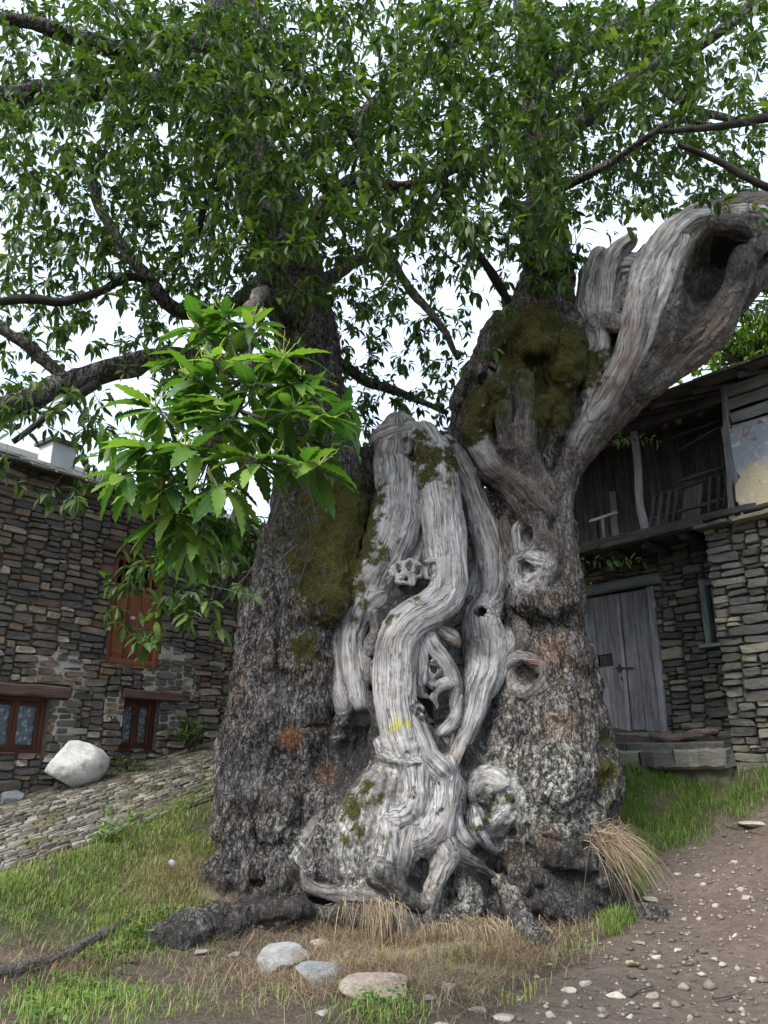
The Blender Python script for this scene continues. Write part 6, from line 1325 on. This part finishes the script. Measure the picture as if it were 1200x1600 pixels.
for k, (x, y, w, h) in enumerate(sm):
    if x < 800: rock('loose_stone', x, y, w, h, RTN, 'loose pale stone in thin turf beside the clover patch and long low stone', 'stone', 'loose stones in the thin turf', 100+k)
    elif w >= 24: rock('flat_stone', x, y, w, h, RTN, 'hand-sized flat pale stone among gravel on the brown dirt path', 'stone', 'larger flat stones on the dirt path', 100+k)
    else: rock('small_stone', x, y, w, h, RTN, 'small pale stone, egg-sized, among gravel on the brown dirt path', 'stone', 'small stones on the dirt path', 100+k)
V, F = rock_geo((.86, .6, .60), 61, 3, 5, .10); a = .75; V = V@np.array([[math.cos(a), math.sin(a), 0], [-math.sin(a), math.cos(a), 0], [0, 0, 1]]); bc = min((rp(a_, .34) for a_ in np.linspace(-2, 2, 161)), key=lambda q: abs(to_px(q)[0]-114))
tag(obj('boulder', V+bc+np.array([0, 0, .25]), F, M['quartz'], None, None, True), 'big rounded white boulder against the house wall on the lane', 'boulder')
# ---- gravel of the path
rg = np.random.default_rng(91); n = 9000; x = rg.uniform(.6, 4.8, n); y = rg.uniform(5.2, 9.3, n); z = ground_z(x, y); dm, dr2, gm, px, py, _ = ground_masks(np.stack([x, y, z], 1)); keep = (rg.random(n) < np.maximum(dm*.26, .03)*(1-.8*gm)) & (px < 1260); x, y, z = x[keep], y[keep], z[keep]
Vr = [rock_geo((1, 1, .6), 200+k, 2, 6) for k in range(1)]; OC = [ (unit(v)) for v in [(1, 0, 0), (-1, 0, 0), (0, 1, 0), (0, -1, 0), (0, 0, 1), (0, 0, -1)] ]; OC = np.array(OC); OF = np.array([(0, 2, 4), (2, 1, 4), (1, 3, 4), (3, 0, 4), (2, 0, 5), (1, 2, 5), (3, 1, 5), (0, 3, 5)])
c = len(x); s = rg.gamma(2.0, .0055, c)+.005; S3 = np.stack([s*rg.uniform(.7, 1.4, c), s*rg.uniform(.7, 1.4, c), s*rg.uniform(.4, .8, c)], 1); an = rg.uniform(0, 6.28, c); B = OC[None]*(1+rg.normal(0, .18, (c, 6, 1))); B = B*S3[:, None]; X = B[..., 0]*np.cos(an)[:, None]-B[..., 1]*np.sin(an)[:, None]; Yv = B[..., 0]*np.sin(an)[:, None]+B[..., 1]*np.cos(an)[:, None]
V = np.stack([X+x[:, None], Yv+y[:, None], B[..., 2]+z[:, None]+S3[:, 2:3]*.35], -1).reshape(-1, 3); F = (OF[None]+(np.arange(c)*6)[:, None, None]).reshape(-1, 3)
gr = obj('gravel', V, F, M['gravel'], None, {'rnd': np.repeat(rg.random(c), 6)}, True); tag(gr, 'fine tan gravel scattered over the brown dirt path', 'gravel', kind='stuff')
# ---- grass
def blades(name, x, y, L, wdt, lean, mat, seed, rn=None, zoff=-.01, dirbias=None):
    r = np.random.default_rng(seed); n = len(x); z = ground_z(x, y)+zoff; a = r.uniform(0, 6.28, n); d = np.stack([np.cos(a), np.sin(a)], 1)
    if dirbias is not None: d = d+np.array(dirbias); d /= np.linalg.norm(d, axis=1)[:, None]+1e-6
    s = np.stack([-d[:, 1], d[:, 0]], 1); P = np.stack([x, y, z], 1); out = []; ts = (0, .4, .75, 1.0); ws = (1, .85, .5, 0)
    for t, w in zip(ts, ws):
        c = P.copy(); c[:, :2] += d*(L*lean*t**1.8)[:, None]; c[:, 2] += L*(t-.35*np.minimum(lean, 1.4)*t*t)
        off = s*(wdt*w/2)[:, None]
        for e in ((-1, 1) if w else (0,)): q = c.copy(); q[:, :2] += off*e; out.append(q)
    V = np.stack(out, 1).reshape(-1, 3); b = (np.arange(n)*7)[:, None]; F = np.concatenate([b+np.array(q)[None] for q in ((0, 1, 3), (0, 3, 2), (2, 3, 5), (2, 5, 4), (4, 5, 6))]); rn = r.random(n) if rn is None else rn
    return obj(name, V, F, mat, None, {'rnd': np.repeat(rn, 7), 'lu': np.tile([0, 0, .4, .4, .75, .75, 1], n)})
rg = np.random.default_rng(92); n = 620000; x = rg.uniform(-5, 5.2, n); y = rg.uniform(5.2, 10.6, n); z = ground_z(x, y, False); P = np.stack([x, y, z], 1); dm, dr2, gm, px, py, _ = ground_masks(P); inv = (px > -40) & (px < 1240) & (py < 1620); pat = fbm(P*3.1, 3, 95)
k = inv & (rg.random(n) < gm*np.clip(.55+1.2*pat, .03, 1)*np.where(py > 1490, .3, 1.0)); L = rg.uniform(.04, .12, k.sum())*np.where(px[k] > 900, 1.6, 1)
o = blades('grass', x[k], y[k], L, rg.uniform(.004, .008, k.sum()), rg.uniform(.2, 1.1, k.sum()), M['grass'], 1, np.clip(rg.normal(.45, .26, k.sum())+.45*dr2[k]+np.where(px[k] < 400, .12, -.05), 0, 1)); tag(o, 'short green grass growing on the banks either side of the tree', 'grass', kind='stuff'); print('grass', k.sum())
k = inv & (rg.random(n) < np.clip(dr2*1.3*np.clip(.7+1.2*pat, .1, 1), 0, 1)*.55); L = rg.uniform(.07, .2, k.sum())
o = blades('dry_grass', x[k], y[k], L, rg.uniform(.002, .004, k.sum()), rg.uniform(.6, 1.8, k.sum()), M['straw'], 2, dirbias=(0, -.5)); tag(o, 'straw-coloured dry grass around the foot of the trunk', 'dry grass', kind='stuff'); print('dry', k.sum())
# thatch hanging from the roots and the long straw tuft by the trunk
def tuft(name, c, n, L, spread, out, label, cat, mat, seed, droop=1.0, group=None):
    r = np.random.default_rng(seed); V = []; F = []; lu = []; rn = []; b = 0
    for q in range(n):
        p = c+r.normal(0, 1, 3)*spread; d = unit(np.asarray(out)+r.normal(0, .28, 3)); ll = L*r.uniform(.5, 1.1); s = unit(np.cross(d, (0.2, -1, .3))); w = r.uniform(.0018, .0035); R_ = r.random()
        for t, ww in ((0, 1), (.35, .9), (.7, .6), (1, .05)):
            m = p+d*ll*t+np.array([0, 0, -1])*ll*droop*t*t*.6
            for e in (-1, 1): V.append(m+s*w*ww*e); lu.append(t); rn.append(R_)
        for i in range(3): F.append([b+2*i, b+2*i+1, b+2*i+3, b+2*i+2])
        b += 8
    o = obj(name, np.array(V), np.array(F), mat, None, {'rnd': np.array(rn), 'lu': np.array(lu)}); tag(o, label, cat, group); return o
def surf(px, py, off=0.0):
    qx, qy, qd = SURFPX; m = (np.abs(qx-px) < 8) & (np.abs(qy-py) < 8)
    return TV[m][np.argmin(qd[m])]+np.array([0, -off, 0]) if m.any() else ground_hit(px, py)[0]
SURFPX = to_px(TV)
tuft('straw_tuft', surf(948, 1302, .0), 420, .55, np.array([.09, .05, .05]), (.42, -.30, .25), 'long golden dry grass tuft spilling beside the charred right root', 'grass tuft', M['straw'], 7, 1.5)
for k, (px, py, L, lab) in enumerate([(590, 1405, .22, 'dry thatch hanging over the pale snaking root'), (745, 1430, .30, 'dry thatch hanging below the forked pale roots'), (700, 1450, .28, 'dry thatch in front of the hollow under the trunk'), (790, 1440, .26, 'dry thatch where the right root leaves the trunk')]):
    tuft('dry_thatch', surf(px, py, .03), 260, L, np.array([.14, .04, .03]), (0, -.6, .1), lab, 'dry grass', M['straw'], 20+k, 1.9)
# ---- leafy weeds
LT_SAVE = LT
def weed(name, pts, label, cat='weed', per=(3, 6), size=(.03, .06), mat='weed', group=None, seed=1, tall=0.0, width=.62):
    global LT
    r = np.random.default_rng(seed); LT = [leaf_template(3, width, False, .2, d, k) for k, d in enumerate((.1, .3))]; tt = []; stems = MB()
    for (px, py, rx, ry, n) in pts:
        gh = ground_hit(px+r.normal(0, rx*.5, n), py+r.normal(0, ry*.5, n))
        for p in gh:
            g = float(ground_z(np.array([p[0]]), np.array([p[1]]))[0]); h = r.uniform(.03, .11)+tall*r.random(); t = np.array([p[0]+r.normal(0, .01+.1*tall), p[1]+r.normal(0, .01+.1*tall), g+h]); b0 = np.array([p[0], p[1], g-.02])
            V, F, _, _ = tube_geo(np.array([b0, (b0+t)/2+r.normal(0, .004, 3), t]), np.array([.0025, .002, .0012]), 4); stems.add(V, F.tolist())
            for q in range(1+int(tall*14)): f = 1-q/(1+int(tall*14)); tt.append((b0+(t-b0)*f, unit(t-b0), .1))
    root = empty(name, gh[0]); tag(root, label, cat, group); stems.build('stems', M['catkin'], root)['kind'] = 'stuff'; o = leaf_cloud(tt, 'leaves', M[mat], per, size, root, seed, (.0, .3)); o['kind'] = 'stuff'; LT = LT_SAVE
    return root
weed('clover_patch', [(125, 1555, 80, 30, 170), (60, 1585, 60, 20, 60)], 'big patch of clover at the bottom of the grass bank', 'clover', seed=3)
weed('clover_patch', [(600, 1580, 55, 16, 100)], 'clover patch in front of the long low stone', 'clover', seed=4)
weed('clover_patch', [(228, 1470, 42, 22, 90), (240, 1450, 30, 20, 40)], 'clover patch beside the charred root stub', 'clover', seed=5)
weed('clover_patch', [(160, 1500, 50, 14, 50)], 'thin clover strip along the earth ledge of the bank', 'clover', seed=6)
weed('leafy_weed', [(442, 1452, 14, 5, 9)], 'leafy green weed in front of the bark column foot', 'weed', (3, 6), (.04, .07), seed=7, tall=.30, width=.4)
weed('leafy_weed', [(612, 1452, 6, 3, 3)], 'small bright seedling in front of the snaking root end', 'weed', (3, 5), (.035, .06), seed=8, tall=.16, width=.4)
weed('leafy_weed', [(203, 1290, 8, 4, 5), (165, 1318, 20, 5, 8)], 'tall weeds at the edge of the cobbled lane', 'weed', (3, 6), (.05, .09), seed=9, tall=.28, width=.4)
weed('leafy_weed', [(585, 1435, 8, 3, 6)], 'low grey-green weed under the snaking root', 'weed', (3, 5), (.02, .04), seed=10, tall=.05)
weed('grass_weed', [(660, 1500, 150, 20, 60), (900, 1480, 50, 14, 40), (820, 1560, 50, 14, 26), (420, 1560, 60, 20, 20), (310, 1420, 40, 20, 24)], 'sparse low weeds in the thin turf below the tree', 'weed', (2, 5), (.02, .05), seed=11, width=.35)
def bush(name, px, py, Y, r3, n, label, mat='leaf', size=(.07, .13), seed=1, cat='bush', trunk=False, per=(5, 9)):
    r = np.random.default_rng(seed); c = at(px, py, Y); q = r.normal(0, 1, (n, 3)); q /= np.linalg.norm(q, axis=1)[:, None]; q *= (r.random(n)**.45)[:, None]; lob = 1+.35*fbm(q*2.2+seed, 2, seed); P = c+q*lob[:, None]*np.array(r3)
    zb = float(ground_z(np.array([c[0]]), np.array([c[1]]))[0]); root = empty(name, (c[0], c[1], zb)); tag(root, label, cat); mb = MB()
    base = np.array([c[0], c[1], zb-.1])
    if trunk: T_, R_ = catmull([base, (base+c)/2+np.array([.1, 0, 0]), c], [.22, .16, .06], step=.3); V, F, _, _ = tube_geo(T_, R_, 8, .2, 3); obj('trunk', V, F, M['branch'], root, None, True)
    for p in P[::3]:
        s = (c+base)/2 if not trunk else c-np.array([0, 0, r3[2]*.5]); V, F, _, _ = tube_geo(np.array([s, (s+p)/2+r.normal(0, .03, 3), p]), np.array([.012, .008, .003])*(3 if trunk else 1), 4); mb.add(V, F.tolist())
    mb.build('branches', M['twig'], root)['kind'] = 'stuff'
    o = leaf_cloud([(p, unit(p-c+r.normal(0, .2, 3)), .2) for p in P], 'crown' if trunk else 'foliage', M[mat], per, size, root, seed); o['kind'] = 'stuff'; return root
bush('fern_bush', 298, 1142, 11.9, (.22, .2, .24), 40, 'dark green bush growing at the foot of the house wall', size=(.06, .12), seed=2)
bush('wall_weeds', 200, 1195, 11.0, (.5, .12, .10), 40, 'low green weeds along the house wall between boulder and bush', size=(.04, .09), seed=3, cat='weeds')
bush('background_tree', 1165, 535, 21, (2.3, 2.0, 1.5), 420, 'bright yellow-green tree behind the barn roof', 'leaf_bright', (.22, .40), 4, 'tree', True)
bush('background_tree', 1230, 420, 19, (1.9, 1.8, 2.0), 330, 'mid green tree beside the bright one behind the barn roof', 'leaf', (.22, .38), 5, 'tree', True)
bush('background_tree', 985, 600, 24, (1.5, 1.5, 1.0), 160, 'pale green tree glimpsed between leaning limb and barn roof', 'leaf_bright', (.2, .36), 6, 'tree', True)
bush('background_shrub', 385, 850, 12.6, (.5, .5, .9), 110, 'leafy shrub growing between the house wall and the trunk', 'leaf', (.10, .18), 7, 'shrub')
# ---- logs, sticks, a dead leaf
def stick(name, pts, r0, label, cat, group=None, mat='twig', sides=7, rough=.3):
    P = []
    for (px, py, dz) in pts: p = ground_hit(px, py)[0]; P.append(p+np.array([0, 0, dz]))
    T_, R_ = catmull(P, [r0*f for f in np.linspace(1, .45, len(P))], step=.04); V, F, fu, fv = tube_geo(T_, R_, sides, rough, len(pts)+int(pts[0][0])); F = F.tolist()+[list(range(sides))[::-1], [len(V)-sides+i for i in range(sides)]]; o = obj(name, V, F, M[mat], None, {'fu': fu, 'fv': fv, 'fid': fu*0+1}, True); tag(o, label, cat, group); return o
for k, pts in enumerate([[(915, 1518, .01), (945, 1516, .012), (966, 1513, .01)], [(1135, 1297, .02), (1165, 1304, .02), (1200, 1311, .02)], [(985, 1560, .01), (1000, 1550, .012), (1022, 1546, .01)], [(1115, 1565, .01), (1140, 1560, .01), (1165, 1553, .01)], [(1055, 1512, .01), (1085, 1510, .01)], [(1000, 1362, .01), (1040, 1350, .02)]]): stick('stick', pts, .011, 'thin dry stick lying on the brown dirt path', 'stick', 'sticks on the dirt path')
s0_, z0_ = bsz(1018, 1163, -.05); s1_, z1_ = bsz(1122, 1158, -.05)
lg = [bp(s0_, pz+.10, -.08), bp(s0_*.75+s1_*.25, pz+.06, .02), bp(s0_*.5+s1_*.5, pz+.05, -.02), bp(s0_*.25+s1_*.75, pz+.09, .04), bp(s1_, pz+.13, -.10)]
T_, R_ = catmull(lg, [.06, .075, .06, .065, .03], step=.03); V, F, fu, fv = tube_geo(T_, R_, 10, .6, 5); F = F.tolist()+[list(range(10))[::-1], [len(V)-10+i for i in range(10)]]
tag(obj('log', V, F, M['tree'], None, {'fu': fu, 'fv': fv, 'fid': fu*0+2, 'wood': fu*0+1, 'tone': fu*0+.8, 'red': fu*0+.8}, True), 'twisted reddish-brown log lying on the platform before the barn door', 'log')
V, F, lu, lv = leaf_template(8, .4, True, .5, .3, 3); p = ground_hit(994, 1519)[0]; o = obj('dead_leaf', V*.17+p+np.array([-.08, 0, .05]), F, M['straw'], None, {'rnd': V[:, 0]*0+.9, 'lu': lu}); tag(o, 'curled tan dead leaf on the dirt path', 'leaf')
# ---- neighbour with a metal roof, glimpsed past the limb
nb = empty('neighbour_house', at(985, 700, 17)); tag(nb, 'small house with pale metal roof glimpsed between limb and barn', 'house'); cN = at(985, 636, 17)
def nbx(name, x0, x1, y0, y1, z0, z1, mat): V = [(x, y, z) for z in (z0, z1) for x, y in ((x0, y0), (x1, y0), (x1, y1), (x0, y1))]; return obj(name, V, [[3, 2, 1, 0], [4, 5, 6, 7], [0, 1, 5, 4], [1, 2, 6, 5], [2, 3, 7, 6], [3, 0, 4, 7]], mat, nb)
nbx('wall', cN[0]-1.6, cN[0]+1.6, 17, 20, 1.8, cN[2]-.3, M['white_render'])
V = [(cN[0]-1.9, 16.8, cN[2]+.3), (cN[0]+1.9, 16.8, cN[2]-.55), (cN[0]+1.9, 20.2, cN[2]-.55), (cN[0]-1.9, 20.2, cN[2]+.3)]; V = np.array(V+[(a, b, c_-.06) for a, b, c_ in V]); obj('roof', V, [[0, 1, 2, 3], [7, 6, 5, 4], [0, 4, 5, 1], [1, 5, 6, 2], [2, 6, 7, 3], [3, 7, 4, 0]], M['metalroof'], nb)

# a long half-buried root along the earth ledge of the bank
ep = ground_hit([-10, 60, 110, 160, 205, 240], [1534, 1512, 1494, 1466, 1438, 1420]); T_, R_ = catmull(ep+np.array([0, 0, .012]), [.05, .045, .05, .04, .035, .02], step=.05); V, F, fu, fv = tube_geo(T_+.02*np.stack([fbm(T_*6+k, 2, 140+k) for k in range(3)], 1), R_, 9, .5, 8)
obj('root', V, F, M['tree'], tree, {'fu': fu, 'fv': fv, 'fid': fu*0+2, 'wood': fu*0+.5, 'tone': fu*0+.8}, True)['label'] = 'long half-buried root along the earth ledge of the bank'
